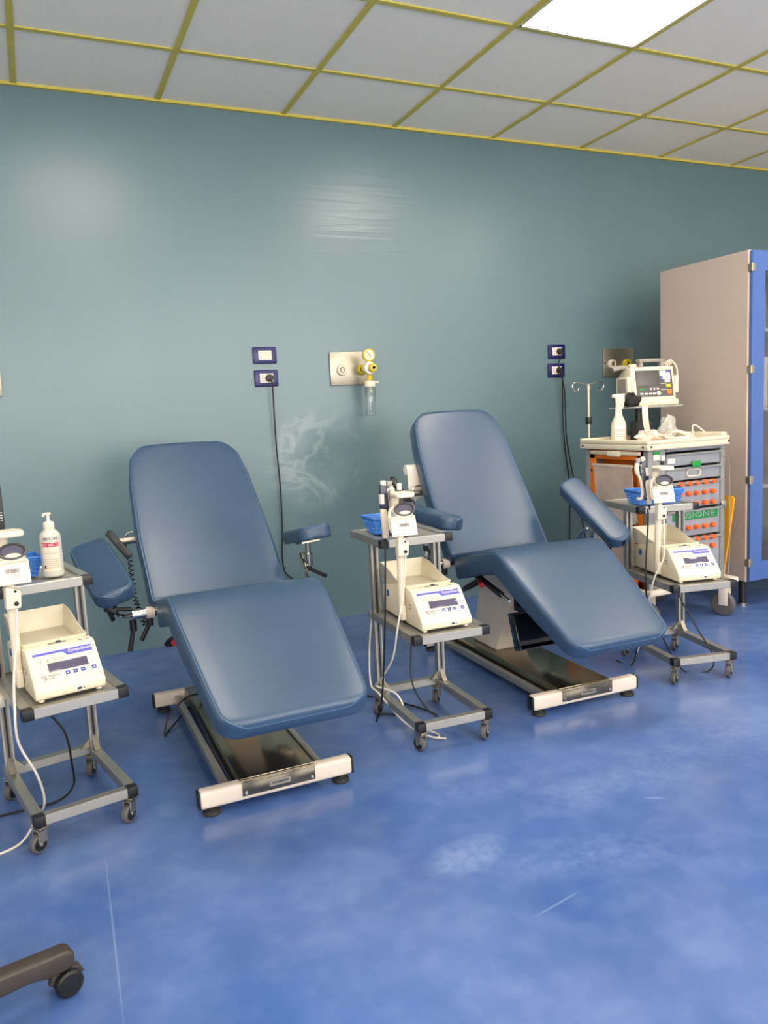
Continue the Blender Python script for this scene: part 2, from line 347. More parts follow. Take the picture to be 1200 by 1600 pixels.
# ------------------------------------------------------------------ upholstery
def stations(L, R0, R1, n=26):
    s = [R0*(1-math.cos(a*math.pi/16)) for a in range(0, 8)] + [R0 + (L-R0-R1)*k/n for k in range(n+1)] + [L-R1*(1-math.cos(a*math.pi/16)) for a in range(7, -1, -1)]
    out = []
    for v in s:
        if not out or v-out[-1] > 1e-5: out.append(v)
    return out
def cushion(path, widths, thick, R0, R1, er=.014, crown=.006, rt=.016, thick_end=None):
    P = [Vector((0, p[0], p[1])) for p in path]; P = catmull(P, 10) if len(P) > 2 else [P[0].lerp(P[1], k/20) for k in range(21)]
    cum = [0]
    for i in range(1, len(P)): cum.append(cum[-1]+(P[i]-P[i-1]).length)
    L = cum[-1]
    def at(s):
        s = min(max(s, 0), L); i = 0
        while i < len(cum)-2 and cum[i+1] < s: i += 1
        t = (s-cum[i])/(cum[i+1]-cum[i]); p = P[i].lerp(P[i+1], t)
        e = .02; return p
    def fr(s):
        a, b = at(s-.012), at(s+.012); t = (b-a).normalized(); n = t.cross(Vector((1, 0, 0))); return at(s), t, n
    def hw(s):
        q = s/L; w = widths[-1][1]
        for (a, wa), (b, wb) in zip(widths, widths[1:]):
            if a <= q <= b: w = wa+(wb-wa)*(q-a)/(b-a); break
        for d, R in ((s, R0), (L-s, R1)):
            if d < R: w -= R-math.sqrt(max(0, R*R-(R-d)**2))
        return w
    def ring(s, inset=0.0, toff=0.0):
        p, t, n = fr(s); p = p+t*toff; w = hw(s)-inset; out = []
        q_ = s/L; th = thick if thick_end is None or q_ < .55 else thick+(thick_end-thick)*((q_-.55)/.45)**1.5
        def pt(x, d): cz = crown*max(0, 1-(x/w)**2)*(1 if d < th*.5 else 0); return p + Vector((x, 0, 0)) + n*(cz-d)
        e_ = min(s, L-s); it = rt-math.sqrt(max(0, rt*rt-(rt-e_)**2)) if e_ < rt else 0.0
        t0, t1 = inset+it, th-inset-it*.8
        r1 = min(rt, (t1-t0)*.45); r2 = min(rt*.8, (t1-t0)*.45)
        for a in range(5): q = a*math.pi/8; out.append(pt(-w+r1-r1*math.cos(q), t0+r1-r1*math.sin(q)))
        for k in range(1, 8): out.append(pt(-w+r1+(2*w-2*r1)*k/8, t0))
        for a in range(5): q = a*math.pi/8; out.append(pt(w-r1+r1*math.sin(q), t0+r1-r1*math.cos(q)))
        for a in range(4): q = a*math.pi/6; out.append(pt(w-r2+r2*math.cos(q), t1-r2+r2*math.sin(q)))
        for a in range(4): q = a*math.pi/6; out.append(pt(-w+r2-r2*math.sin(q), t1-r2+r2*math.cos(q)))
        return out
    rings = [ring(0, .002, -.001)]
    S = stations(L, R0, R1)
    rings += [ring(s) for s in S]
    rings += [ring(L, .002, .001)]
    mb = MB(); n = len(rings[0])
    vs = [p for r in rings for p in r]; fs = []
    for j in range(len(rings)-1):
        for i in range(n): fs.append((j*n+i, j*n+(i+1) % n, (j+1)*n+(i+1) % n, (j+1)*n+i))
    fs += [tuple(range(n)), tuple(range((len(rings)-1)*n, len(rings)*n))[::-1]]
    mb.add(vs, fs)
    # piping along the rim of the top face
    rim = [r[2]*.4+r[3]*.6 for r in (ring(s) for s in S)]; rim2 = [r[13]*.4+r[12]*.6 for r in (ring(s) for s in S)]
    pip = MB().tube(rim + rim2[::-1], .0022, 6, closed=True)
    return mb, pip

def rot3(yaw, pitch, roll): return Matrix.Rotation(yaw, 4, 'Z') @ Matrix.Rotation(pitch, 4, 'X') @ Matrix.Rotation(roll, 4, 'Y')
PAD = {}
def coil(a, b, turns, r, wire, n=10):
    a, b = Vector(a), Vector(b); q = (b-a).to_track_quat('Z', 'Y'); L = (b-a).length; pts = []
    for i in range(turns*n+1):
        w = 2*math.pi*i/n; pts.append(a + q @ Vector((r*math.cos(w), r*math.sin(w), L*i/(turns*n))))
    return MB().tube(pts, wire, 5)

def donor_chair(loc, rz, label, leg_deg, leg_len, knee, back_base, back_deg, back_len, arms, tray=False):
    t = thing('donor_chair', label, 'reclining chair', loc, rz, 'blue vinyl donor chairs along the teal wall')
    inv = (Matrix.Translation(loc) @ Matrix.Rotation(rz, 4, 'Z')).inverted()
    # base
    for y, nm in ((0.0, 'front_bar'), (.87, 'rear_bar')):
        fb = build(nm, MB().rng(-.226, .226, y-.02, y+.02, .022, .074), 'cream', t, bevel=.010, seg=3)
        for sx in (-1, 1):
            build('end_cap', MB().box((sx*.227, y, .048), (.008, .037, .049)), 'black', fb, bevel=.003)
            build('levelling_foot', MB().lathe([(.024, 0), (.026, .004), (.024, .012), (.012, .016), (.012, .020), (.008, .021), (.008, .024)], 20, Matrix.Translation((sx*.193, y, 0))), 'rubber', fb)
    for sx in (-1, 1): build('side_rail', MB().rng(sx*.141-.010, sx*.141+.010, .02, .85, .030, .058), 'alu', t, bevel=.002)
    cv = build('base_cover', MB().prism([(-.118, .030), (-.110, .080), (.110, .080), (.118, .030), (.112, .030), (.106, .074), (-.106, .074), (-.112, .030)], -.004, .86, 'y'), 'cover', t, bevel=.002)
    fp = build('front_plate', MB().rng(-.108, .108, -.024, -.019, .036, .080), 'cover', cv, bevel=.002)
    build('maker_label', MB().rng(-.03, .032, -.0255, -.0235, .048, .064), 'steel', cv); build('maker_print', MB().rng(-.022, .026, -.0262, -.0252, .055, .059), 'sealer', cv)
    for sx in (-1, 1): build('screw', MB().cyl((sx*.098, -.027, .046), (sx*.098, -.022, .046), .004, n=10), 'chrome', cv)
    # column (leans forward), with bracket
    a = [(-.075, .49), (.075, .49), (.075, .70), (-.075, .70)]; b = [(-.06, .33), (.06, .33), (.06, .62), (-.06, .62)]
    col = MB().add([(x, y, .078) for x, y in a]+[(x, y, .43) for x, y in b], [(3, 2, 1, 0), (4, 5, 6, 7), (0, 1, 5, 4), (1, 2, 6, 5), (2, 3, 7, 6), (3, 0, 4, 7)])
    build('column', col, 'cream', t, bevel=.012, seg=3)
    build('seat_bracket', MB().rng(-.15, .15, .26, .30, .43, .455).rng(-.15, .15, .56, .60, .43, .455).rng(-.16, -.13, .2, .66, .44, .47).rng(.13, .16, .2, .66, .44, .47), 'black', t, bevel=.003)
    lv = build('release_lever', MB().tube(catmull([(-.10, .50, .42), (-.17, .44, .41), (-.20, .38, .40)]), .007), 'chrome', t)
    build('grip', MB().tube(catmull([(-.175, .43, .408), (-.192, .395, .403), (-.205, .36, .40)]), .011), 'red', lv)
    build('gas_spring', MB().cyl((-.17, .50, .425), (-.19, .24, .385), .012), 'black', t); build('spring_rod', MB().cyl((-.19, .25, .388), (-.196, .17, .375), .006).cyl((-.165, .53, .43), (-.17, .49, .424), .008), 'chrome', t)
    build('lever_cable', MB().tube(catmull([(-.175, .435, .405), (-.20, .46, .385), (-.21, .50, .36), (-.17, .55, .345), (-.08, .58, .36)]), .008), 'black', lv)
    if tray:
        # black tray hung below the leg section
        M = Matrix.Translation((0, .13, .27)) @ Matrix.Rotation(math.radians(-18), 4, 'X')
        tr = MB().box((0, .012, 0), (.42, .006, .135), M)
        for c, d in (((0, -.005, .066), (.42, .04, .006)), ((0, -.005, -.066), (.42, .04, .006)), ((.207, -.005, 0), (.006, .04, .135)), ((-.207, -.005, 0), (.006, .04, .135))): tr.box(c, d, M)
        ty = build('foot_tray', tr, 'gloss', t, bevel=.002)
        for sx in (-.09, .09): build('tray_arm', MB().rng(sx-.01, sx+.01, .13, .30, .30, .32).rng(sx-.01, sx+.01, .28, .30, .30, .44), 'black', t)
    # seat + leg cushion
    ld = math.radians(leg_deg); kx, kz = .171, knee-.008
    leg = [(kx-f*math.cos(ld), kz-f*math.sin(ld)) for f in (.03, .12, .22, .32, .42, leg_len)]
    path = [(.57, knee-.085), (.52, knee-.072), (.42, knee-.045), (.33, knee-.022), (.255, knee-.006), (.205, knee-.001)] + leg
    mb, pip = cushion(path, [(0, .225), (.12, .236), (.5, .238), (.75, .220), (1, .200)], .088, .03, .055, crown=.004, thick_end=.058)
    s = build('seat', mb, 'vinyl', t, smooth=60); build('piping', pip, 'seam', s)
    bd = math.radians(back_deg); by, bz = back_base
    path = [(by+back_len*f*math.sin(bd)+.012*math.sin(f*math.pi), bz+back_len*f*math.cos(bd)) for f in (1, .8, .6, .4, .2, 0)]
    mb, pip = cushion(path, [(0, .205), (.25, .232), (.6, .243), (1, .24)], .068, .085, .02)
    s = build('backrest', mb, 'vinyl', t, smooth=60); build('piping', pip, 'seam', s)
    # frame behind the back, roll bar and hook
    n = Vector((0, math.cos(bd), -math.sin(bd)))                       # pointing out of the rear of the backrest
    along = Vector((0, math.sin(bd), math.cos(bd)))
    base = Vector((0, by, bz))
    fr = MB()
    for sx in (-1, 1): fr.tube([base+along*.52+n*.082+Vector((sx*.12, 0, 0)), base+along*.05+n*.082+Vector((sx*.12, 0, 0)), Vector((sx*.12, .50, .46))], .011)
    build('back_frame', fr, 'steel', t)
    rb = base+along*.36+n*.105
    bar = build('roll_bar', MB().cyl(rb+Vector((-.305, 0, 0)), rb+Vector((.20, 0, 0)), .0135, n=18), 'steel', t)
    build('bar_cap', MB().cyl(rb+Vector((-.312, 0, 0)), rb+Vector((-.304, 0, 0)), .0142, n=18), 'chrome', bar)
    hk = [rb+Vector((-.20, 0, .03)), rb+Vector((-.255, 0, .03)), rb+Vector((-.268, 0, .018)), rb+Vector((-.272, 0, -.02))]
    build('hook', MB().tube(catmull(hk, 4), .0032), 'chrome', bar)
    # arm supports and armrests
    for k, (wp, yaw, pi, ro, LN, WD) in enumerate(arms):
        sx = -1 if k == 0 else 1
        p = inv @ Vector(wp); R = Matrix.Rotation(-rz, 4, 'Z') @ rot3(yaw, pi, ro)
        M = Matrix.Translation(p) @ R
        mb, pip = cushion([(LN/2, .025), (-LN/2, .025)], [(0, WD/2*.96), (.5, WD/2), (1, WD/2*.96)], .05, .035, .045, er=.008, crown=.003, rt=.012)
        mb.v = [tuple(M @ Vector(v)) for v in mb.v]; pip.v = [tuple(M @ Vector(v)) for v in pip.v]
        ar = build('armrest', mb, 'vinyl', t, smooth=60); build('piping', pip, 'seam', ar)
        low = M @ Vector((0, .0, -.03)); low2 = Vector((low.x, low.y, low.z-.055))
        build('mount_plate', MB().box((0, 0, -.029), (.07, .12, .008), M), 'steel', ar)
        build('clamp', MB().cyl(low2+Vector((0, 0, .012)), low2+Vector((0, 0, -.035)), .017, n=18).cyl(low, low2, .011, n=14), 'chrome', ar)
        build('clamp_lever', MB().cyl(low2+Vector((0, 0, -.034)), low2+Vector((0, 0, -.056)), .011, n=12).cyl(low2+Vector((0, 0, -.048)), low2+Vector((sx*.018+.03, -.055, -.075)), .0065, .008, n=10), 'black', ar)
        hip = Vector((sx*.20, .60, .452)); out = Vector((sx*.30, .60, .452))
        st = build('arm_tube', MB().cyl(hip, out, .0165, n=18), 'chrome', t)
        build('collar', MB().cyl(hip.lerp(out, .28), hip.lerp(out, .55), .021, n=18), 'cream', st)
        build('support_post', MB().tube(catmull([out+Vector((-sx*.005, 0, 0)), out.lerp(low2, .35)+Vector((sx*.015, 0, -.02)), low2+Vector((-sx*.02, .03, .0)), low2+Vector((0, 0, -.012))], 8), .0085, 10), 'chrome', st)
        q = hip.lerp(out, .45)
        build('lock_lever', MB().cyl(q+Vector((0, 0, -.012)), q+Vector((0, 0, -.045)), .012, n=12).cyl(q+Vector((0, 0, -.034)), q+Vector((sx*.035+.0, -.025, -.085)), .0068, .0085, n=10), 'black', st)
        q = out+Vector((0, 0, -.01))
        if k == 0:
            build('lock_lever', MB().cyl(q+Vector((0, 0, -.008)), q+Vector((0, 0, -.045)), .012, n=12).cyl(q+Vector((0, 0, -.034)), q+Vector((-.02, -.03, -.105)), .0068, .0085, n=10), 'black', st)
            build('lock_knob', MB().cyl(q+Vector((0, 0, .03)), q+Vector((-.06, -.01, .04)), .007, n=10).cyl(q+Vector((-.055, -.01, .03)), q+Vector((-.075, -.012, .042)), .011, n=12), 'black', st)
    return t, inv.inverted() @ hk[-1], inv.inverted() @ Vector((-.20, .66, .40))

R_ = math.radians
c1, hook1, low1 = donor_chair((.478, -1.76, 0), 0, 'blue donor chair with its back reclined far, beside the trolley with the gel bottle', 26.4, .498, .577, (.566, .494), 47, .755,
    [((.099, -1.108, .601), R_(9.5), R_(19.4), R_(-14.1), .375, .135), ((.847, -1.036, .639), R_(-5.8), R_(-9.9), R_(-5.8), .36, .13)])
c2, hook2, low2 = donor_chair((1.660, -1.655, 0), R_(-2), 'blue donor chair with its back raised higher, beside the crash cart', 31.7, .478, .560, (.545, .490), 34, .715,
    [((1.345, -1.075, .665), R_(15), R_(7), R_(8), .36, .115), ((2.03, -1.273, .633), R_(3.4), R_(33.2), R_(-20), .40, .105)], True)

def hand_control(hook, tilt, low, label, top=None):
    a = Vector(hook); t = thing('hand_control', label, 'remote control', a, 0, 'hand controls hanging from the chairs')
    loc = lambda p: Vector(p)-a
    top = top or a+Vector((-.03, -.02, -.03)); bot = top+Vector(tilt)
    M = frame(loc(top), (bot-top).cross(Vector((0, 1, 0))), bot-top); L = (bot-top).length
    body = build('handle', MB().box((0, L/2, 0), (.026, L, .02), M), 'black', t, bevel=.005)
    build('strap', MB().tube(catmull([(0, 0, .004), (-.004, -.006, -.012), loc(top)+Vector((.004, -.002, .0)), loc(top)+Vector((.0, 0, -.012))]), .0022, 6).tube(catmull([(0, 0, .004), (.004, -.008, -.02), (.018, -.008, -.035)]), .0022, 6), 'cordk', t)
    build('button_strip', MB().box((0, L*.62, -.0105), (.012, L*.4, .002), M), 'rubber', body)
    mid = bot+(Vector(low)-bot)*.5+Vector((-.012, -.02, -.02))
    c = coil(loc(bot), loc(mid), 9, .008, .0022); c2_ = coil(loc(mid), loc(low), 8, .008, .0022)
    c.add(c2_.v, c2_.f); build('coiled_cord', c, 'cordk', t)
hand_control(hook1, (.062, -.02, -.092), (.222, -1.10, .395), 'black hand control on a coiled cord hanging from the far-reclined chair', Vector((.138, -1.0, .720)))
hand_control(hook2, (.075, -.01, -.115), (1.40, -1.02, .45), 'black hand control on a coiled cord hanging from the raised-back chair', Vector((1.305, -.85, .808)))

# roll of paper sheet on the second chair's bar
t = thing('paper_roll', 'roll of white sheet paper with a loose hanging end behind the raised backrest', 'paper roll', (1.50, -.76, .83), R_(-2))
build('roll', MB().cyl((-.085, 0, 0), (.10, 0, 0), .022, n=24), 'paper', t)
rows = []
for k in range(13):
    f = k/12; rows.append([(-.085 + .19*i/8 - .02*f*(1-i/8)*0, -.023 + .006*math.sin(i*1.3+f*5)*f - .01*f, -.14*f*(.35+.65*(1-i/8)) - .01*f) for i in range(9)])
build('loose_end', MB().grid(rows), 'paper', t, solid=.0012)

# ------------------------------------------------------------------ trolleys
TW, TD, PT = .268, .402, .027
def caster(parent, x, y, yaw, name='caster'):
    M = Matrix.Translation((x, y, 0)) @ Matrix.Rotation(yaw, 4, 'Z')
    c = build(name, MB().box((0, 0, .067), (.036, .036, .004), M).cyl((0, 0, .056), (0, 0, .066), .012, n=14, M=M).box((-.011, .006, .044), (.003, .026, .034), M).box((.011, .006, .044), (.003, .026, .034), M).box((0, .002, .059), (.025, .03, .004), M).cyl((-.014, .012, .0245), (.014, .012, .0245), .005, n=10, M=M), 'steel', parent, bevel=.001, seg=1)
    w = build('wheel', MB().lathe([(.004, -.008), (.021, -.009), (.0245, -.006), (.0245, .006), (.021, .009), (.004, .008)], 24, M @ Matrix.Translation((0, .012, .0245)) @ Matrix.Rotation(math.pi/2, 4, 'Y')), 'tyre', c)
    build('hub', MB().lathe([(.003, -.0105), (.017, -.0098), (.018, -.0085), (.018, .0085), (.017, .0098), (.003, .0105)], 20, M @ Matrix.Translation((0, .012, .0245)) @ Matrix.Rotation(math.pi/2, 4, 'Y')), 'black', c)
    return c
def trolley(loc, rz, label, cyaw):
    t = thing('equipment_trolley', label, 'trolley', loc, rz, 'aluminium equipment trolleys')
    w = TW/2; e = .002
    def bar(x0, x1, y0, y1, z1, grooves):
        b = build('frame_bar', MB().rng(x0, x1, y0, y1, z1-PT, z1), 'alu', t, bevel=.0015, seg=1)
        g = MB(); zc = z1-PT/2
        if grooves == 'x':
            for y in (y0-.0004, y1+.0004): g.rng(x0+.002, x1-.002, min(y, y), y+.0008, zc-.003, zc+.003)
        return b
    def ring(y0, y1, z, capsize=.026):
        bar(-w+PT, w-PT, y0, y0+PT, z, ''); bar(-w+PT, w-PT, y1-PT, y1, z, '')
        bar(-w, -w+PT, y0+PT, y1-PT, z, ''); bar(w-PT, w, y0+PT, y1-PT, z, '')
        for sx in (-1, 1):
            for y in (y0+PT/2, y1-PT/2): build('corner_cap', MB().box((sx*(w-PT/2), y, z-PT/2), (PT+.0012, PT+.0012, PT+.0012)), 'black' if y < y0+PT else 'alu', t, bevel=.001)
    ring(0, TD, .098); ring(0, TD+.01, .383); ring(.246, .553, .657)
    build('shelf_board', MB().rng(-w+PT-.004, w-PT+.004, PT-.004, TD-PT+.014, .374, .379), 'shelf', t)
    build('shelf_board', MB().rng(-w+PT-.004, w-PT+.004, .246+PT-.004, .553-PT+.004, .646, .651), 'shelf', t)
    py = TD-PT*1.5
    for sx in (-1, 1):
        x = sx*(w-PT/2)
        po = MB()
        for c, d in (((0, 0), (PT*.62, PT)), ((0, 0), (PT, PT*.62))): po.box((x+c[0], py+c[1], .3645), (d[0], d[1], .531))
        po.rng(x-PT/2, x+PT/2, py-PT/2, py-PT*.31, .099, .356).rng(x-PT/2, x+PT/2, py+PT*.31, py+PT/2, .099, .356)
        po.rng(x-PT/2, x+PT/2, py-PT/2, py-PT*.31, .384, .63).rng(x-PT/2, x+PT/2, py+PT*.31, py+PT/2, .384, .63)
        pp = build('post', po, 'alu', t)
        build('groove', MB().rng(x-.003, x+.003, py-PT/2-.0006, py-PT/2+.001, .14, .63), 'black', pp)
        bk = MB().prism([(py-PT/2, .099), (py-PT/2-.03, .099), (py-PT/2, .135)], x-.009, x+.009, 'x')
        build('angle_bracket', bk, 'steel', t, bevel=.001, seg=1)
        build('angle_bracket', MB().prism([(x-sx*PT/2, .099), (x-sx*(PT/2+.028), .099), (x-sx*PT/2, .13)], py-.009, py+.009, 'y'), 'steel', t, bevel=.001, seg=1)
    k = 0
    for y in (.016, TD-.016):
        for sx in (-1, 1): caster(t, sx*(w-.018), y, cyaw[k]); k += 1
    return t
TR = [((-.030, -1.722, 0), .210), ((1.088, -1.730, 0), -.044), ((2.202, -1.703, 0), -.224)]
trolley(*TR[0], 'aluminium trolley with a gel bottle on its top shelf', (2.0, 2.2, 2.4, 2.5))
trolley(*TR[1], 'aluminium trolley standing between the two blue donor chairs', (.3, 2.3, 2.2, 2.4))
trolley(*TR[2], 'aluminium trolley standing in front of the crash cart', (2.2, 2.3, 2.1, 2.2))
TM = [Matrix.Translation(l) @ Matrix.Rotation(r, 4, 'Z') for l, r in TR]

def T_(k, x, y, z): return TM[k] @ Vector((x, y, z))
# ------------------------------------------------------------------ blood mixers
def mixer(k, label, zb=.3835):
    loc = TM[k] @ Vector((0, 0, zb)); t = thing('blood_mixer', label, 'blood mixer', loc, TR[k][1], 'ivory blood mixers on the middle shelves')
    xl, xr = -.093, .085
    front = [(.034, .006), (.028, .012), (.026, .030), (.034, .041), (.100, .116), (.112, .123), (.150, .123), (.160, .110), (.160, .006)]
    hb = build('front_housing', MB().prism(front, xl, xr), 'ivory', t, bevel=.006, seg=3)
    rear = [(.158, .008), (.158, .095), (.19, .118), (.215, .126), (.25, .122), (.30, .108), (.345, .104), (.366, .098), (.374, .085), (.374, .03), (.366, .010)]
    bs = MB()
    for a, b in ((xl+.001, xl+.010), (xr-.010, xr-.001)): bs.prism(rear, a, b)
    build('side_cheek', MB().prism(rear, xl+.001, xl+.012), 'ivory', t, bevel=.003); build('side_cheek', MB().prism(rear, xr-.012, xr-.001), 'ivory', t, bevel=.003)
    build('rear_housing', MB().rng(xl+.012, xr-.012, .158, .372, .010, .100), 'ivory', t, bevel=.003)
    build('underside', MB().rng(xl+.004, xr-.004, .04, .36, .0055, .0105), 'rubber', t)
    for x in (xl+.016, xr-.016):
        for y in (.045, .345): build('foot', MB().cyl((x, y, 0), (x, y, .008), .008, n=14), 'white', t)
    # rocking tray with low front and high rear wall
    x0, x1, y0, y1, zf = xl+.013, xr-.013, .165, .385, .108
    fl = .010
    prof = [(y0, .128), (.20, .130), (.25, .140), (.30, .158), (.34, .168), (y1+.008, .172)]
    tr = MB()
    for sx, xa, xb in ((-1, x0, x0-fl), (1, x1, x1+fl)):
        rows = [[(xa, y, zf) for y, z in prof], [(xb, y, z) for y, z in prof]]
        tr.grid(rows)
    tr.grid([[(x0, y1, zf), (x1, y1, zf)], [(x0-fl, y1+.008, .172), (x1+fl, y1+.008, .172)]])
    tr.grid([[(x0, y0, zf), (x1, y0, zf)], [(x0-fl*.5, y0-.002, .128), (x1+fl*.5, y0-.002, .128)]])
    tr.grid([[(x0, y0, zf), (x1, y0, zf)], [(x0, y1, zf), (x1, y1, zf)]])
    ty = build('rocking_tray', tr, 'ivory2', t, solid=.003, smooth=30)
    build('clamp_slot', MB().rng(-.028, .018, .128, .142, .122, .1245), 'shelf', t, bevel=.0008, seg=1)
    build('clamp_pin', MB().rng(-.008, .004, .131, .138, .124, .129), 'sealer', t)
    # sloping control panel: u = right, v = up the slope
    a, b = Vector((0, .034, .041)), Vector((0, .100, .116)); up = (b-a).normalized(); n = Vector((1, 0, 0)).cross(up); LV = (b-a).length
    o = Vector((xl, 0, 0)) + a + n*.0006; M = frame(o, (1, 0, 0), up); WV = xr-xl
    def plate(name, u0, u1, v0, v1, m, h=.0008, par=t, bevel=0): return build(name, MB().rng(u0*WV, u1*WV, v0*LV, v1*LV, -.0004, h, M), m, par, bevel=bevel, seg=2)
    plate('panel_foil', .06, .95, .07, .97, 'ivory2', .0003)
    bn = [(.08, .88), (.50, .88), (.56, .76), (.93, .76), (.93, .95), (.08, .95)]
    build('banner', MB().prism([(u*WV, v*LV) for u, v in bn], 0, .0009, 'z', M), 'violet', t, smooth=0)
    text('CompoGuard', .345*WV, M @ Matrix.Translation((.58*WV, .81*LV, .0010)), 'paper', t, height=.11*LV)
    for u in (.17, .27, .37, .47):
        build('round_key', MB().tube([M @ Vector((u*WV+.0058*math.cos(q*math.pi/8), .70*LV+.0058*math.sin(q*math.pi/8), .0006)) for q in range(16)], .0005, 5, closed=True), 'outline', t)
        build('key_symbol', MB().rng(u*WV-.0018, u*WV+.0018, .70*LV-.0015, .70*LV+.0015, 0, .0009, M), 'outline', t, smooth=0)
    lc = plate('display', .25, .82, .36, .62, 'lcd', .0012, bevel=.0008)
    for u in (.50, .61, .72, .88):
        bt = plate('blue_key', u-.032, u+.032, .20, .31, 'bluebtn', .0010)
        build('key_symbol', MB().prism([((u-.012)*WV, .235*LV), ((u+.012)*WV, .235*LV), (u*WV, .275*LV)], .0009, .0013, 'z', M), 'paper', bt, smooth=0)
    lg = MB()
    for i in range(3):
        for j in range(3):
            if (i, j) != (0, 0): lg.rng((.13+.025*i)*WV, (.148+.025*i)*WV, (.16+.05*j)*LV, (.195+.05*j)*LV, 0, .0009, M)
    build('maker_emblem', lg, 'outline', t, smooth=0)
    text('FRESENIUS', .17*WV, M @ Matrix.Translation((.22*WV, .235*LV, .0006)), 'outline', t, height=.05*LV)
    text('KABI', .08*WV, M @ Matrix.Translation((.22*WV, .16*LV, .0006)), 'outline', t, height=.05*LV)
    text('C4', .03, Matrix.Translation((.045, .114, .1235)), 'outline', t, height=.006)
    pr = build('port_recess', MB().rng(.004, .034, .0253, .0268, .013, .026), 'paper', t, bevel=.0005, seg=1)
    build('port', MB().rng(.010, .021, .0245, .026, .016, .022), 'ink', pr); build('port_mark', MB().rng(.024, .030, .0246, .0256, .017, .020), 'outline', pr)
    build('blue_sticker', MB().rng(xl-.0004, xl+.002, .302, .322, .066, .088), 'sticker', t)
    build('side_print', MB().rng(xl-.0004, xl+.001, .110, .130, .072, .075).rng(xl-.0004, xl+.001, .110, .113, .060, .075).rng(xl-.0004, xl+.001, .112, .132, .060, .062), 'outline', t)
    return t
mixer(0, 'ivory blood mixer with bright display on the trolley that holds the gel bottle')
mixer(1, 'ivory blood mixer on the trolley standing between the two donor chairs')
mixer(2, 'ivory blood mixer on the trolley in front of the crash cart')

# ------------------------------------------------------------------ scanner stands on the mixers
def scanner(k, label):
    base = TM[k] @ Vector((-.106, .162, .42)); t = thing('barcode_scanner_stand', label, 'barcode scanner', base, TR[k][1], 'barcode scanner stands beside the mixers')
    build('pole', MB().tube([(.002, 0, -.012), (.002, 0, .02), (.003, -.002, .14), (.004, -.005, .25), (.004, -.006, .33)], [.010, .011, .012, .013, .013], 14), 'white', t)
    build('pole_foot', MB().rng(-.006, .0115, -.014, .014, -.02, .03), 'white', t, bevel=.003)
    cl = build('clip', MB().prism([(-.016, .20), (.022, .20), (.026, .245), (-.012, .265)], -.034, -.004, 'y'), 'white', t, bevel=.005)
    for z, r in ((.247, .0035), (.214, .006)): build('screw_hole', MB().cyl((.010, -.0355, z), (.010, -.032, z), r, n=12), 'black', cl)
    # tilted card with barcode
    M = frame((-.037, -.046, .268), (1, -.03, .0), (0, .30, 1))
    cd_ = build('card_holder', MB().box((.043, .031, 0), (.088, .062, .004), M).rng(.002, .084, .057, .064, 0, .008, M), 'white', t, bevel=.0012)
    build('card', MB().rng(.010, .078, .006, .050, .0015, .0025, M), 'paper', cd_, smooth=0)
    bc = MB(); x = .028
    rnd = random.Random(4)
    while x < .062:
        w = rnd.choice((.0006, .001, .0014)); bc.rng(x, x+w, .030, .041, .0024, .0029, M); x += w+rnd.choice((.0006, .0009, .0014))
    build('barcode', bc, 'ink', cd_, smooth=0)
    ln = MB(); 
    for y, a, b in ((.0255, .036, .054), (.021, .026, .066), (.015, .030, .06)): ln.rng(a, b, y, y+.0008, .0024, .0028, M)
    build('printed_line', ln, 'outline', cd_, smooth=0)
    # scanner head: oval window ring, chin, neck and flat top
    M = frame((.014, -.030, .352), (1, 0, 0), (0, .35, 1))
    hd = build('head', MB().lathe([(.030, -.034), (.036, -.020), (.0365, -.004), (.034, .0)], 28, M, 1, .62), 'white', t)
    build('window_ring', MB().lathe([(.034, -.002), (.0375, .002), (.036, .007), (.031, .008), (.028, .004), (.027, -.004)], 32, M, 1, .60), 'panel', hd)
    build('window', MB().lathe([(.0001, .001), (.029, .001), (.029, -.003)], 28, M, 1, .58), 'lcd', hd)
    build('chin', MB().lathe([(.020, -.03), (.033, -.022), (.035, -.012), (.030, .004), (.012, .010)], 24, M @ Matrix.Translation((0, -.014, -.006)), 1, .45), 'white', hd)
    build('neck', MB().tube(catmull([(.000, .004, .33), (.000, .012, .37), (.002, .004, .398)]), .013, 12), 'white', t)
    top = build('top_cover', MB().prism([(-.022, -.052), (-.012, -.062), (.034, -.062), (.044, -.052), (.048, -.02), (.036, .018), (-.012, .020), (-.022, .0)], .392, .408, 'z'), 'white', t, bevel=.006, seg=3)
    build('indicator', MB().rng(.016, .022, -.052, -.049, .4078, .4086).rng(.026, .031, -.052, -.049, .4078, .4086), 'violet', top)
    build('holder_fork', MB().tube(catmull([(-.014, -.01, .36), (-.030, -.012, .345), (-.033, -.02, .30), (-.030, -.03, .28)]), .006, 8), 'white', t)
    return t
scanner(0, 'white barcode scanner stand with a card, on the trolley that holds the gel bottle')
scanner(1, 'white barcode scanner stand with a card, on the trolley between the donor chairs')
scanner(2, 'white barcode scanner stand with a card, on the trolley in front of the crash cart')

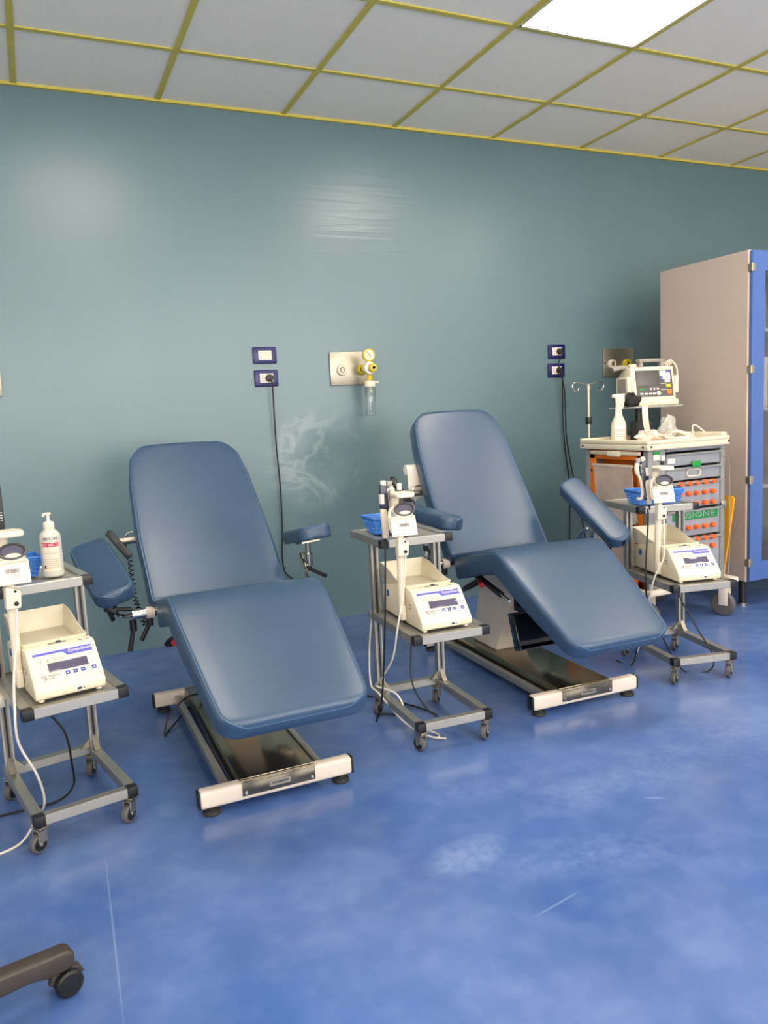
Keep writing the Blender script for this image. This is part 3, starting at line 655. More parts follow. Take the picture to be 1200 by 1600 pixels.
# ------------------------------------------------------------------ handheld tube sealers
def sealer(k, lx, ly, label, flip, lean=0.0):
    p = TM[k] @ Vector((lx, ly, .672)); t = thing('tube_sealer', label, 'tube sealer', p, TR[k][1] + (math.pi if flip else 0), 'handheld tube sealers')
    t.rotation_euler = (0, lean, t.rotation_euler.z)
    build('casing', MB().prism([(-.014, 0), (.003, 0), (.006, .02), (.004, .085), (.0, .10), (-.018, .10), (-.019, .08)], -.009, .009, 'y'), 'white', t, bevel=.004)
    build('body', MB().prism([(.000, .015), (.008, .02), (.010, .10), (.006, .175), (-.018, .18), (-.018, .10), (-.004, .095)], -.008, .008, 'y'), 'sealer', t, bevel=.002)
    build('label_patch', MB().prism([(-.0185, .115), (-.006, .115), (-.006, .148), (-.0185, .148)], -.0086, .0086, 'y'), 'paper', t)
    build('strip', MB().prism([(.006, .03), (.011, .03), (.012, .165), (.006, .165)], -.007, .007, 'y'), 'chrome', t)
    build('jaw', MB().prism([(-.014, .175), (.004, .174), (.004, .192), (-.012, .192)], -.007, .007, 'y'), 'white', t, bevel=.002)
    build('jaw', MB().prism([(.008, .172), (.026, .172), (.026, .190), (.008, .190)], -.007, .007, 'y'), 'shelf', t, bevel=.002)
    lever = catmull([(.020, 0, .172), (.026, 0, .155), (.026, 0, .135), (.018, 0, .11), (.015, 0, .08), (.016, 0, .05), (.022, 0, .032), (.034, 0, .030), (.040, 0, .036)], 6)
    build('trigger', MB().tube(lever, [.009 if i < 14 else .0055 for i in range(len(lever))], 10), 'white', t)
    build('strain_relief', MB().cyl((-.006, 0, .004), (-.006, 0, -.022), .005, .003, n=10), 'cordk', t)
    return t, p
sealer(1, -.128, .205, 'tube sealer with white trigger, held beside the scanner between the two donor chairs', False)
sealer(2, -.120, .205, 'navy and white tube sealer held beside the scanner in front of the crash cart', True, R_(8))
t = thing('marked_wand', 'black upright wand with small white marks behind the scanner over the gel bottle trolley', 'wand', (-.172, -1.47, .6515), 0)
build('rod', MB().rng(-.009, .009, -.006, .006, 0, .40), 'black', t, bevel=.003); build('foot', MB().rng(-.02, .02, -.02, .02, 0, .012), 'black', t, bevel=.003)
for dz in (0, .007, .014, .021): build('mark', MB().rng(.000, .006, -.0066, -.0056, .190+dz, .192+dz), 'paper', t)
t = thing('dropper_bottle', 'small black bottle with a white cap standing behind the scanner between the chairs', 'bottle', T_(1, -.036, .300, .6515), 0)
build('bottle', MB().lathe([(.0001, 0), (.019, 0), (.020, .004), (.020, .132), (.012, .164), (.008, .168)], 24), 'black', t); build('cap', MB().lathe([(.0085, .166), (.009, .168), (.0085, .190), (.0001, .191)], 18), 'paper', t)

# ------------------------------------------------------------------ blue baskets
def basket(p, rz, label, w=.15, d=.10, h=.058):
    t = thing('plastic_basket', label, 'basket', p, rz, 'blue plastic baskets on the top shelves')
    fl = .014; mb = MB(); slot = MB()
    def wall(a, b, A, B, n):                       # lower corners a,b upper A,B : lattice wall with real openings
        a, b, A, B = map(Vector, (a, b, A, B)); rowsn = 5
        P = lambda u, v: a.lerp(b, u).lerp(A.lerp(B, u), v)
        for j in range(rowsn):
            v0, v1 = j/rowsn, (j+.42)/rowsn
            if j == 0: v0 = 0
            mb.add([P(0, v0), P(1, v0), P(1, v1), P(0, v1)], [(0, 1, 2, 3)])
        mb.add([P(0, .86), P(1, .86), P(1, 1), P(0, 1)], [(0, 1, 2, 3)])
        for i in range(n+1):
            u0 = max(0, i/n-.018); u1 = min(1, i/n+.018); mb.add([P(u0, 0), P(u1, 0), P(u1, 1), P(u0, 1)], [(0, 1, 2, 3)])
    a, b = w/2-fl, d/2-fl; A, B = w/2, d/2
    wall((-a, -b, .002), (a, -b, .002), (-A, -B, h), (A, -B, h), 12); wall((-a, b, .002), (a, b, .002), (-A, B, h), (A, B, h), 12)
    wall((-a, -b, .002), (-a, b, .002), (-A, -B, h), (-A, B, h), 8); wall((a, -b, .002), (a, b, .002), (A, -B, h), (A, B, h), 8)
    mb.add([(-a, -b, .002), (a, -b, .002), (a, b, .002), (-a, b, .002)], [(0, 1, 2, 3)])
    build('lattice', mb, 'basket', t, smooth=0, solid=.0015)
    build('rim', MB().tube([(-A, -B, h), (A, -B, h), (A, B, h), (-A, B, h)], .004, 8, closed=True), 'basket', t)
    return t
basket(TM[0] @ Vector((-.045, .395, .658)), TR[0][1], 'blue lattice basket beside the gel bottle', .14, .10)
basket(TM[1] @ Vector((-.040, .420, .658)), TR[1][1], 'blue lattice basket on the trolley between the two donor chairs', .15, .12)
basket(TM[2] @ Vector((-.020, .330, .658)), TR[2][1], 'blue lattice basket on the trolley in front of the crash cart', .205, .115)

# ------------------------------------------------------------------ gel bottle
p = TM[0] @ Vector((.048, .330, .6575)); t = thing('gel_bottle', 'white pump bottle of gel with red and cream label on the trolley shelf', 'bottle', p, TR[0][1]+.0)
t.rotation_euler = (0, 0, TR[0][1]-.1)
build('bottle', MB().lathe([(.0, 0), (.027, 0), (.030, .004), (.030, .115), (.028, .124), (.020, .134), (.014, .138), (.014, .140)], 32), 'gel', t)
build('cap', MB().lathe([(.0145, .136), (.0155, .138), (.0155, .156), (.012, .160), (.006, .162), (.005, .163), (.004, .182)], 24), 'white', t)
build('pump_head', MB().rng(-.014, .008, -.006, .006, .180, .187).rng(-.016, -.009, -.004, .004, .175, .184), 'white', t, bevel=.002)
def wrap(name, z0, z1, a0, a1, r, m):
    rows = [[(r*math.sin(a0+(a1-a0)*i/16), -r*math.cos(a0+(a1-a0)*i/16), z) for i in range(17)] for z in (z0, z1)]
    return build(name, MB().grid(rows), m, t, solid=.0003)
wrap('label', .018, .088, -.95, .62, .0304, 'label'); wrap('red_band', .090, .101, -1.05, .62, .0305, 'pinkred')
for z in (.070, .052, .046, .040, .034, .028): wrap('label_line', z, z+.001, -.85, .55, .0308, 'outline')
wrap('label_code', .026, .036, -.9, -.72, .0309, 'ink')
def curved_text(body, z, a0, a1, h, m, r=.0311):
    me_o = text(body, 1.0, Matrix.Identity(4), m, t, 'lettering', height=h)
    for v in me_o.data.vertices:
        a = a0+(a1-a0)*v.co.x; rr = r+v.co.z; v.co = Vector((rr*math.sin(a), -rr*math.cos(a), z+v.co.y))
curved_text('PLY GEL', .0925, -.98, .18, .006, 'paper'); curved_text('5L', .0925, .30, .55, .006, 'label')
curved_text('(E/CA)', .108, -.75, .55, .009, 'ink')

# ------------------------------------------------------------------ wall sockets, plugs, gas outlets
def socket(x, z, label):
    t = thing('wall_socket', label, 'socket', (x, 0, z), 0, 'navy framed wall sockets')
    build('cover_plate', MB().box((0, -.005, 0), (.122, .010, .082)), 'navy', t, bevel=.005, seg=3)
    build('insert', MB().box((0, -.0105, 0), (.068, .005, .046)), 'paper', t, bevel=.001)
    h = MB()
    for z_ in (-.012, 0, .012): h.cyl((-.022, -.0136, z_), (-.022, -.012, z_), .0028, n=10)
    build('pin_hole', h, 'ink', t)
    build('schuko_well', MB().lathe([(.0175, .002), (.0185, .0005), (.0185, -.0005), (.017, -.0005), (.015, .0)], 24, frame((.011, -.0132, 0), (1, 0, 0), (0, 0, 1))), 'label', t)
    h = MB()
    for dx in (-.009, 0, .009): h.cyl((.011+dx, -.0138, 0), (.011+dx, -.012, 0), .0024, n=10)
    build('pin_hole', h, 'ink', t)
    return t
socket(1.027, 1.399, 'empty navy framed socket, upper one of the pair above the far-reclined chair')
socket(1.028, 1.286, 'navy framed socket with a plug, lower one of the pair above the far-reclined chair')
socket(2.808, 1.395, 'navy framed socket, upper one of the pair behind the raised-back chair')
socket(2.803, 1.285, 'navy framed socket, lower one of the pair behind the raised-back chair')
def plug_cord(x, z, pts, label, sub=8):
    t = thing('power_cable', label, 'cable', (x, -.013, z), 0, 'black power cords plugged in the wall')
    build('plug', MB().cyl((0, -.001, 0), (0, -.026, 0), .019, .017, n=22).cyl((0, -.024, -.004), (.008, -.030, -.026), .007, .005, n=10), 'black', t, bevel=.002)
    o = Vector((x, -.013, z)); P = [Vector((.008, -.029, -.024))] + [Vector(q)-o for q in pts]
    build('cord', MB().tube(catmull(P, sub), .0038, 8), 'cordk', t)
plug_cord(1.039, 1.286, [on_y(428, 640, -.03), on_y(432, 700, -.025), on_y(438, 760, -.02), on_y(441, 820, -.02), on_y(444, 890, -.02), (1.14, -.03, .2), (1.12, -.06, .03), (1.05, -.25, .006), (.80, -.6, .006), (.60, -.84, .03)], 'black power cord hanging from the socket above the far-reclined chair')
plug_cord(2.819, 1.395, [on_y(873, 570, -.05), on_y(882, 610, -.04), on_y(885, 680, -.03), on_y(893, 730, -.02), on_y(905, 790, -.02), (2.98, -.03, .25), (2.95, -.1, .01), (2.7, -.4, .006), (2.3, -.7, .006)], 'black power cord hanging from the upper socket behind the raised-back chair')
plug_cord(2.814, 1.285, [on_y(879, 610, -.03), on_y(880, 660, -.02), on_y(884, 710, -.02), on_y(890, 760, -.02), on_y(890, 830, -.02), (2.86, -.03, .2), (2.8, -.12, .01), (2.5, -.35, .006), (2.0, -.7, .006)], 'black power cord hanging from the lower socket behind the raised-back chair')

def gas_plate(x, z, label, second='yellow'):
    t = thing('gas_outlet_plate', label, 'gas outlet', (x, 0, z), 0, 'steel medical gas outlet plates')
    build('plate', MB().box((0, -.006, 0), (.238, .012, .171)), 'steel', t, bevel=.002)
    for dx, m in ((-.058, 'white'), (.058, second)):
        M = frame((dx, -.012, -.008), (1, 0, 0), (0, 0, 1))
        r = build('outlet', MB().lathe([(.028, 0), (.028, .014), (.024, .020), (.016, .020), (.013, .012)], 28, M), m, t)
        build('valve', MB().lathe([(.013, .004), (.013, .014), (.009, .018), (.005, .018), (.004, .010)], 20, M), 'cover', r)
    build('screw', MB().cyl((-.108, -.0135, -.0), (-.108, -.011, -.0), .004, n=10), 'cover', t)
    return t
gas_plate(-.29, 1.324, 'steel gas outlet plate over the gel bottle trolley')
gas_plate(1.489, 1.324, 'steel gas outlet plate carrying the yellow suction regulator')
gas_plate(3.270, 1.322, 'steel gas outlet plate behind the defibrillator')
t = thing('suction_regulator', 'yellow suction regulator with round gauge and clear jar on the steel plate', 'suction regulator', (1.547, -.032, 1.316), 0)
build('connector', MB().cyl((0, -.002, 0), (.004, -.05, 0), .014, n=18), 'chrome', t)
build('body', MB().cyl((.004, -.045, .002), (.004, -.085, .002), .032, n=28), 'white', t, bevel=.004)
kn = build('control_knob', MB().lathe([(.020, 0), (.023, .004), (.021, .022), (.016, .026), (.008, .026)], 12, frame((.012, -.086, .002), (1, 0, 0), (0, 0, 1))), 'yellow', t)
build('knob_ring', MB().lathe([(.012, .0262), (.012, .0275), (.009, .0275), (.009, .0262)], 18, frame((.012, -.086, .002), (1, 0, 0), (0, 0, 1))), 'label', kn)
G = frame((.004, -.072, .068), (1, 0, 0), (0, 0, 1))
g = build('gauge', MB().lathe([(.020, -.02), (.031, -.016), (.033, -.004), (.033, .006), (.029, .009), (.026, .006)], 32, G), 'yellow', t)
build('dial', MB().lathe([(.0001, .0076), (.027, .0076), (.027, .003)], 28, G), 'label', g)
build('needle', MB().add([(-.012, .014, .0082), (-.010, .016, .0082), (.008, -.008, .0082), (.006, -.010, .0082)], [(0, 1, 2, 3)], G), 'ink', g, solid=.0004)
build('gauge_stem', MB().cyl((.004, -.065, .03), (.004, -.065, .048), .008, n=12), 'chrome', t)
build('lower_valve', MB().lathe([(.008, -.036), (.014, -.046), (.014, -.058), (.009, -.064)], 18, Matrix.Translation((.004, -.065, .004))), 'yellow', t)
build('jar_lid', MB().lathe([(.010, -.060), (.027, -.064), (.028, -.068), (.028, -.092), (.025, -.094)], 28, Matrix.Translation((.004, -.065, 0))), 'white', t)
build('spout', MB().cyl((.028, -.068, -.072), (.054, -.072, -.072), .0045, n=10), 'white', t)
build('jar', MB().lathe([(.026, -.093), (.0275, -.096), (.0275, -.235), (.024, -.240), (.0001, -.240), (.0001, -.238), (.023, -.238), (.0255, -.233), (.0255, -.094)], 28, Matrix.Translation((.004, -.065, 0))), 'jar', t)
build('float_tube', MB().cyl((.004, -.065, -.094), (.004, -.065, -.125), .009, n=14), 'white', t); build('dip_tube', MB().cyl((.004, -.065, -.125), (.004, -.065, -.215), .003, n=8), 'jar', t)

# ------------------------------------------------------------------ crash cart
t = thing('crash_cart', 'grey emergency cart with orange side, clear drawers and a beige top tray', 'medical cart', (2.74, -.86, 0), 0)
ox, oy = 2.74, -.86
def L_(x0, x1, y0, y1, z0, z1, mb=None): return (mb or MB()).rng(x0-ox, x1-ox, y0-oy, y1-oy, z0, z1)
cx0, cx1, cy0, cy1 = 2.50, 2.985, -1.085, -.635
for x in (cx0, cx1-.03):
    for y in (cy0, cy1-.035): build('corner_post', L_(x, x+.03, y, y+.035, .19, .862), 'greyplast', t, bevel=.006)
build('front_stile', L_(cx0+.03, 2.605, cy0+.002, cy0+.03, .20, .862), 'greyplast', t, bevel=.002)
build('rear_panel', L_(cx0+.03, cx1-.03, cy1-.02, cy1-.004, .19, .862), 'greyplast', t); build('right_panel', L_(cx1-.016, cx1-.002, cy0+.035, cy1-.035, .19, .862), 'greyplast', t)
build('inner_wall', L_(cx0+.105, cx0+.115, cy0+.03, cy1-.02, .19, .862), 'greyplast', t)
bs = build('base', L_(cx0-.01, cx1+.078, cy0-.02, cy1+.02, .165, .192), 'cream', t, bevel=.008)
for x, y in ((cx0+.05, cy0+.05), (cx1+.005, cy0+.0), (cx0+.05, cy1-.05), (cx1-.03, cy1-.05)):
    M = Matrix.Translation((x-ox, y-oy, 0)) @ Matrix.Rotation(.35, 4, 'Z')
    c = build('caster', MB().rng(-.02, .02, -.022, .022, .155, .166, M).rng(-.022, -.018, -.02, .025, .055, .158, M).rng(.018, .022, -.02, .025, .055, .158, M), 'cream', t, bevel=.002)
    build('wheel', MB().lathe([(.01, -.014), (.052, -.015), (.060, -.008), (.060, .008), (.052, .015), (.01, .014)], 28, M @ Matrix.Translation((0, .01, .060)) @ Matrix.Rotation(math.pi/2, 4, 'Y')), 'tyre', c)
# top tray with raised rim
tp = MB(); L_(cx0-.02, cx1+.012, cy0-.018, cy1+.018, .852, .880, tp)
for a in ((cx0-.02, cx1+.012, cy0-.018, cy0+.012, .878, .898), (cx0-.02, cx1+.012, cy1-.012, cy1+.018, .878, .905), (cx0-.02, cx0+.012, cy0, cy1, .878, .900), (cx1-.02, cx1+.012, cy0, cy1, .878, .915)): L_(*a, tp)
top = build('top_tray', tp, 'defib', t, bevel=.007, seg=3)
for x, y, dx, dy in ((cx0+.0, cy0-.019, 0, -.003), (cx1, cy0-.019, 0, -.003), (cx0-.021, cy1-.01, -.003, 0), (cx0-.021, cy0+.01, -.003, 0)):
    build('screw', MB().cyl((x-ox-dx, y-oy-dy, .870), (x-ox+dx, y-oy+dy, .870), .005, n=10), 'black', top)
# drawers on the front
for z0, z1 in ((.838, .856), (.770, .828), (.700, .760), (.565, .690), (.428, .555), (.20, .418)):
    d = build('drawer', L_(2.612, 2.953, cy0+.004, cy0+.30, z0, z1-.006), 'drawer', t, bevel=.003)
    if z1 < .85 or True: build('rail', L_(2.608, 2.957, cy0-.010, cy0+.006, z1-.010, z1), 'greyplast', d, bevel=.002)
    caps = []
    if abs(z0-.565) < .01: caps = [(x, z) for z in (.682, .633, .582) for x in (2.690, 2.743, 2.794, 2.847, 2.899)]
    if abs(z0-.428) < .01: caps = [(x, .469) for x in (2.690, 2.743, 2.794, 2.847, 2.899)]
    if abs(z0-.20) < .01: caps = [(x, z) for z in (.411, .367) for x in (2.690, 2.743, 2.794, 2.847, 2.899)]
    for x, z in caps: build('orange_cap', MB().cyl((x-ox, cy0+.006-oy, z), (x-ox, cy0-.016-oy, z), .012, .011, n=14), 'knob', d, bevel=.002)
    if abs(z0-.700) < .01:
        H_ = [(2.735+.085*u, .715+.032*v) for u, v in ((.15, 0), (.85, 0), (.97, .15), (1, .5), (.97, .85), (.85, 1), (.15, 1), (.03, .85), (0, .5), (.03, .15))]
        build('handle', MB().tube([(a-ox, cy0-.002-oy, b) for a, b in H_], .0032, 8, closed=True), 'white', d)
    if abs(z0-.428) < .01:
        gb = build('green_bag', L_(2.650, 2.935, cy0-.001, cy0+.004, .507, .549), 'green', d, bevel=.001)
        text('FUSIONE', .24, frame((2.672-ox, cy0-.0015-oy, .514), (1, 0, 0), (0, 0, 1)), 'drawer', d, 'lettering', height=.028)
    if abs(z0-.770) < .01: build('name_sticker', L_(2.618, 2.662, cy0-.001, cy0+.004, .783, .806), 'paper', d)
build('seal_clip', L_(2.757, 2.812, cy0-.016, cy0-.009, .757, .787), 'green', t, bevel=.003)
build('sticker', L_(2.53, 2.570, cy0-.001, cy0+.002, .805, .830), 'paper', t); build('sticker_band', L_(2.53, 2.570, cy0-.001, cy0+.002, .831, .846), 'green', t)
build('lock', L_(2.575, 2.59, cy0-.008, cy0, .765, .80), 'black', t); build('lock_tag', L_(2.573, 2.592, cy0-.009, cy0, .801, .825), 'paper', t)
build('side_tube', MB().tube(catmull([(2.955-ox, cy0-.01-oy, .80), (2.985-ox, cy0-.02-oy, .78), (2.992-ox, cy0-.02-oy, .6), (2.992-ox, cy0-.02-oy, .26), (2.96-ox, cy0-.03-oy, .21)]), .0022), 'defgrey', t)
build('latch', L_(2.955, 2.985, cy0-.008, cy0+.0, .545, .580), 'chrome', t, bevel=.003)
# orange side
sd = MB()
for a in ((cy0+.035, cy0+.075, .19, .850), (cy1-.075, cy1-.035, .19, .850), (cy0+.035, cy1-.035, .19, .23), (cy0+.035, cy1-.035, .805, .850)): L_(cx0+.002, cx0+.014, a[0], a[1], a[2], a[3], sd)
so = build('orange_frame', sd, 'orange', t, bevel=.002); build('orange_back', L_(cx0+.085, cx0+.092, cy0+.035, cy1-.035, .19, .85), 'orange', so)
for y, z in ((cy1-.05, .745),): build('screw', MB().cyl((cx0-.001-ox, y-oy, z), (cx0+.003-ox, y-oy, z), .006, n=10), 'black', so)
pull = build('pull_shelf', L_(cx0-.012, cx0+.03, cy0+.050, cy1-.055, .828, .846), 'defib', t, bevel=.003); build('shelf_grip', L_(cx0-.018, cx0-.004, -.91, -.82, .820, .848), 'ivory', pull, bevel=.004)
b_ = MB().prism([(cx0-.022-ox, .778), (cx0+.004-ox, .50), (cx0+.007-ox, .50), (cx0-.018-ox, .778)], cy0+.088-oy, cy1-.090-oy, 'y')
bn_ = build('clear_bin', b_, 'bin', t); L2 = MB(); L_(cx0-.028, cx0-.014, cy0+.082, cy1-.084, .770, .784, L2); build('bin_lip', L2, 'bin', bn_, bevel=.003)
build('bin_floor', L_(cx0+.004, cx0+.084, cy0+.088, cy1-.090, .497, .503), 'bin', bn_)
bn2 = build('clear_bin', MB().prism([(cx0-.014-ox, .46), (cx0+.006-ox, .22), (cx0+.009-ox, .22), (cx0-.010-ox, .46)], cy0+.088-oy, cy1-.090-oy, 'y'), 'bin', t)
L2 = MB(); L_(cx0-.020, cx0-.006, cy0+.082, cy1-.084, .452, .466, L2); build('bin_lip', L2, 'bin', bn2, bevel=.003)
for k in range(5):
    z = .506+.012*k; tag(build('supply_packet', MB().rng(-.025, .045, -.15+.008*k, .11-.01*k, 0, .010), 'strap' if k % 2 else 'paper', None, bevel=.003, loc=(cx0+.036, -.86, z)), 'flat pale supply packet stacked in the clear bin of the cart', 'packet', 'packets in the clear cart bin')
for k in range(3):
    tag(build('supply_pouch', MB().rng(0, .012, -.10, .06-.02*k, 0, .10-.015*k), 'paper', None, bevel=.004, loc=(cx0+.040+.013*k, -.86, .571)), 'pale upright pouch standing in the clear bin of the cart', 'pouch', 'pouches in the clear cart bin')
# IV pole at the cart's rear corner
t = thing('drip_pole', 'thin steel drip pole with two hooks rising behind the cart', 'drip stand', (2.555, -.600, 0), 0)
build('pole', MB().cyl((0, 0, .30), (0, 0, 1.155), .0095, n=14).cyl((0, 0, 1.155), (0, 0, 1.178), .014, .010, n=14), 'steel', t)
build('clamp', MB().cyl((0, 0, .975), (0, 0, 1.012), .017, n=16), 'black', t, bevel=.003)
build('bracket', MB().rng(-.012, .012, -.012, .012, .50, .54).rng(-.01, .01, -.018, 0, .51, .53).rng(-.012, .012, -.012, .012, .30, .33), 'steel', t)
for s in (-1, 1):
    build('hook', MB().tube(catmull([(0, 0, 1.178), (s*.05, 0, 1.186), (s*.088, 0, 1.188), (s*.100, 0, 1.170), (s*.090, 0, 1.150), (s*.070, 0, 1.148), (s*.062, -.004, 1.160)], 6), .003, 8), 'chrome', t)
# swing shelf and defibrillator
t = thing('monitor_shelf', 'clear swing shelf on a dark post above the cart tray', 'shelf', (2.83, -.70, .8805), 0)
build('post', MB().cyl((0, .04, 0), (0, .04, .165), .016, n=16), 'black', t); build('plate', MB().rng(-.155, .165, -.105, .085, .165, .173), 'plasticbag', t, bevel=.002)
build('base_block', MB().rng(-.04, .06, .0, .075, 0, .05), 'black', t, bevel=.006)
DX, DY, DZ = 2.855, -.705, 1.0545
t = thing('defibrillator', 'beige defibrillator monitor with dark screen, paddles and coloured keys', 'defibrillator', (DX, DY, DZ), R_(-10))
pf = [(-.085, .0), (-.088, .028), (-.062, .032), (-.035, .198), (.015, .200), (.075, .160), (.078, .03), (.070, 0)]
build('housing', MB().prism(pf, -.125, .125), 'defib', t, bevel=.007, seg=3)
a, b = Vector((0, -.062, .034)), Vector((0, -.035, .196)); up = (b-a).normalized(); n = Vector((1, 0, 0)).cross(up)
M = frame(Vector((-.125, 0, 0))+a+n*.0005, (1, 0, 0), up); LV = (b-a).length
def P_(name, u0, u1, v0, v1, m, h=.0015, par=None): return build(name, MB().rng(u0*.25, u1*.25, v0*LV, v1*LV, -.001, h, M), m, par or t, bevel=.0008, seg=1)
P_('control_panel', .10, .94, .07, .90, 'panel'); P_('screen', .12, .64, .42, .87, 'screen', .0025)
P_('picture_guide', .66, .90, .60, .87, 'paper', .0025); P_('guide_print', .66, .72, .60, .72, 'violet', .003); P_('guide_print', .80, .90, .80, .87, 'violet', .003)
P_('mode_knob', .76, .88, .50, .58, 'paper', .005); P_('charge_key', .78, .89, .34, .44, 'yellow', .004)
build('shock_key', MB().lathe([(.014, 0), (.014, .004), (.010, .005), (.0001, .005)], 20, M @ Matrix.Translation((.84*.25, .20*LV, .001))), 'orange', t)
for u in (.42, .50, .58): build('round_key', MB().lathe([(.0055, 0), (.0055, .003), (.0001, .0035)], 14, M @ Matrix.Translation((u*.25, .31*LV, .001))), 'paper', t)
for u in (.17, .27, .37, .46): P_('soft_key', u, u+.07, .14, .19, 'paper', .003)
build('rotary_knob', MB().lathe([(.011, 0), (.010, .007), (.0001, .008)], 18, M @ Matrix.Translation((.59*.25, .17*LV, .001))), 'paper', t)
P_('status_light', .16, .30, .28, .33, 'green', .002); P_('divider', .66, .92, .46, .475, 'paper', .002); P_('divider', .66, .92, .27, .285, 'paper', .002)
h = MB().rng(-.055, -.035, -.015, .02, .198, .225).rng(.065, .085, -.015, .02, .198, .225).rng(-.06, .09, -.018, .024, .222, .240)
build('carry_handle', h, 'defgrey', t, bevel=.005)
for s, nm in ((-1, 0), (1, 1)):
    pd = build('paddle', MB().rng(s*.137-.012, s*.137+.012, -.05, .06, .06, .15), 'defib', t, bevel=.006, seg=3)
    build('paddle_face', MB().rng(s*.150-.0012, s*.150+.0012, -.035, .04, .07, .14), 'defgrey', pd)
build('paddle_grip', MB().tube(catmull([(-.19, .02, .190), (-.15, .015, .200), (-.11, .01, .195)]), .013, 10), 'defgrey', t)
build('coiled_lead', coil((-.105, .01, .200), (-.06, .02, .205), 6, .011, .0035), 'white', t); build('coiled_lead', coil((.095, 0, .205), (.135, -.01, .225), 5, .012, .0035), 'white', t)
build('lead', MB().tube(catmull([(.135, -.01, .225), (.155, -.02, .19), (.160, -.02, .12), (.155, -.01, .06)]), .004), 'white', t)
# things lying on the cart
t = thing('spray_bottle', 'white trigger spray bottle with printed label at the corner of the cart tray', 'spray bottle', (2.625, -.745, .8805), R_(-25))
build('bottle', MB().lathe([(.0001, 0), (.036, 0), (.038, .005), (.038, .075), (.034, .10), (.018, .135), (.015, .18), (.014, .195)], 28, None, 1, .8), 'white', t)
build('label', MB().rng(-.027, .020, -.0315, -.0290, .010, .082), 'paper', t, bevel=.001)
for z in (.030, .040, .055, .062): build('label_line', MB().rng(-.024, .016, -.0322, -.0312, z, z+.002), 'outline', t)
build('trigger_head', MB().prism([(-.035, .225), (-.030, .240), (.030, .242), (.030, .200), (.016, .190), (-.014, .190), (-.016, .220)], -.011, .011, 'y'), 'white', t, bevel=.004)
build('trigger', MB().prism([(.018, .205), (.030, .205), (.022, .165), (.014, .165)], -.006, .006, 'y'), 'white', t, bevel=.002)
def crumple(seed, rx, ry, rz):
    r = random.Random(seed); mb = MB(); n, m = 18, 10; vs = []; ph = [r.uniform(0, 6) for _ in range(6)]
    for j in range(m+1):
        v = j/m*math.pi
        for i in range(n):
            u = 2*math.pi*i/n; k = 1+.16*math.sin(3*u+ph[0]+2*v)+.12*math.sin(5*u+ph[1]-3*v)+.08*math.sin(7*v+ph[2])
            z = -math.cos(v)*k; vs.append((rx*k*math.sin(v)*math.cos(u), ry*k*math.sin(v)*math.sin(u), rz*(max(z, -.9)+.9)))
    fs = [(j*n+i, j*n+(i+1) % n, (j+1)*n+(i+1) % n, (j+1)*n+i) for j in range(m) for i in range(n)]
    return mb.add(vs, fs)
tag(build('bandage_bundle', crumple(3, .075, .045, .028), 'strap', None, loc=(2.70, -.88, .8805), smooth=80), 'crumpled pale pink bandage bundle on the cart tray next to the spray bottle', 'bandage')
rows = []
pth = catmull([(.115, .035, .168), (.07, .005, .176), (.045, -.02, .150), (.040, -.03, .10), (.055, -.03, .05), (.095, -.035, .018), (.15, -.045, .004), (.19, -.05, .006)], 6)
for q in pth: rows.append([(q.x-.009, q.y+.010, q.z), (q.x+.009, q.y-.010, q.z)])
tag(build('bandage_strip', MB().grid(rows), 'strap', None, loc=(2.60, -.89, .8815), smooth=80, solid=.003), 'pale strap hanging from the shelf down to the cart tray', 'strap')
tag(build('black_pouch', crumple(8, .036, .045, .034), 'bagk', None, loc=(2.700, -.755, 1.0545), smooth=80), 'crumpled black fabric cuff on the shelf beside the defibrillator', 'pouch')
tag(build('clear_supply_bag', crumple(12, .05, .03, .060), 'plasticbag', None, loc=(2.90, -.80, .8805), smooth=80), 'clear plastic bag of leads standing beneath the defibrillator shelf', 'plastic bag')
tag(build('black_case', MB().rng(-.05, .05, -.03, .03, 0, .10), 'bagk', None, bevel=.012, seg=3, loc=(2.73, -.79, .8805)), 'small black case behind the cable on the cart tray', 'case')
pts = []
for k in range(120):
    a = k*.36; r_ = .056+.012*math.sin(k*.31); pts.append((r_*1.25*math.cos(a)+.006*math.sin(k*.9), r_*.8*math.sin(a), .006+.013*(k % 40)/40+.030*max(0, math.sin(a))))
pts += [(.10, .02, .02), (.125, .05, .06), (.16, .06, .065), (.19, .03, .03), (.17, -.03, .012)]
tag(build('coiled_cable', MB().tube(catmull(pts, 3), .0035, 6), 'cordw', None, loc=(2.80, -.985, .882)), 'loose coil of ivory cable lying on the cart tray', 'cable')
tag(build('amber_board', MB().prism([(.0, .0), (.03, .0), (.03, .405), (-.050, .400), (-.062, .390), (-.027, .16)], -.005, .005, 'x'), 'amber', None, bevel=.002, loc=(3.042, -1.03, .1925)), 'amber yellow plastic board standing beside the cart next to the cabinet', 'board')

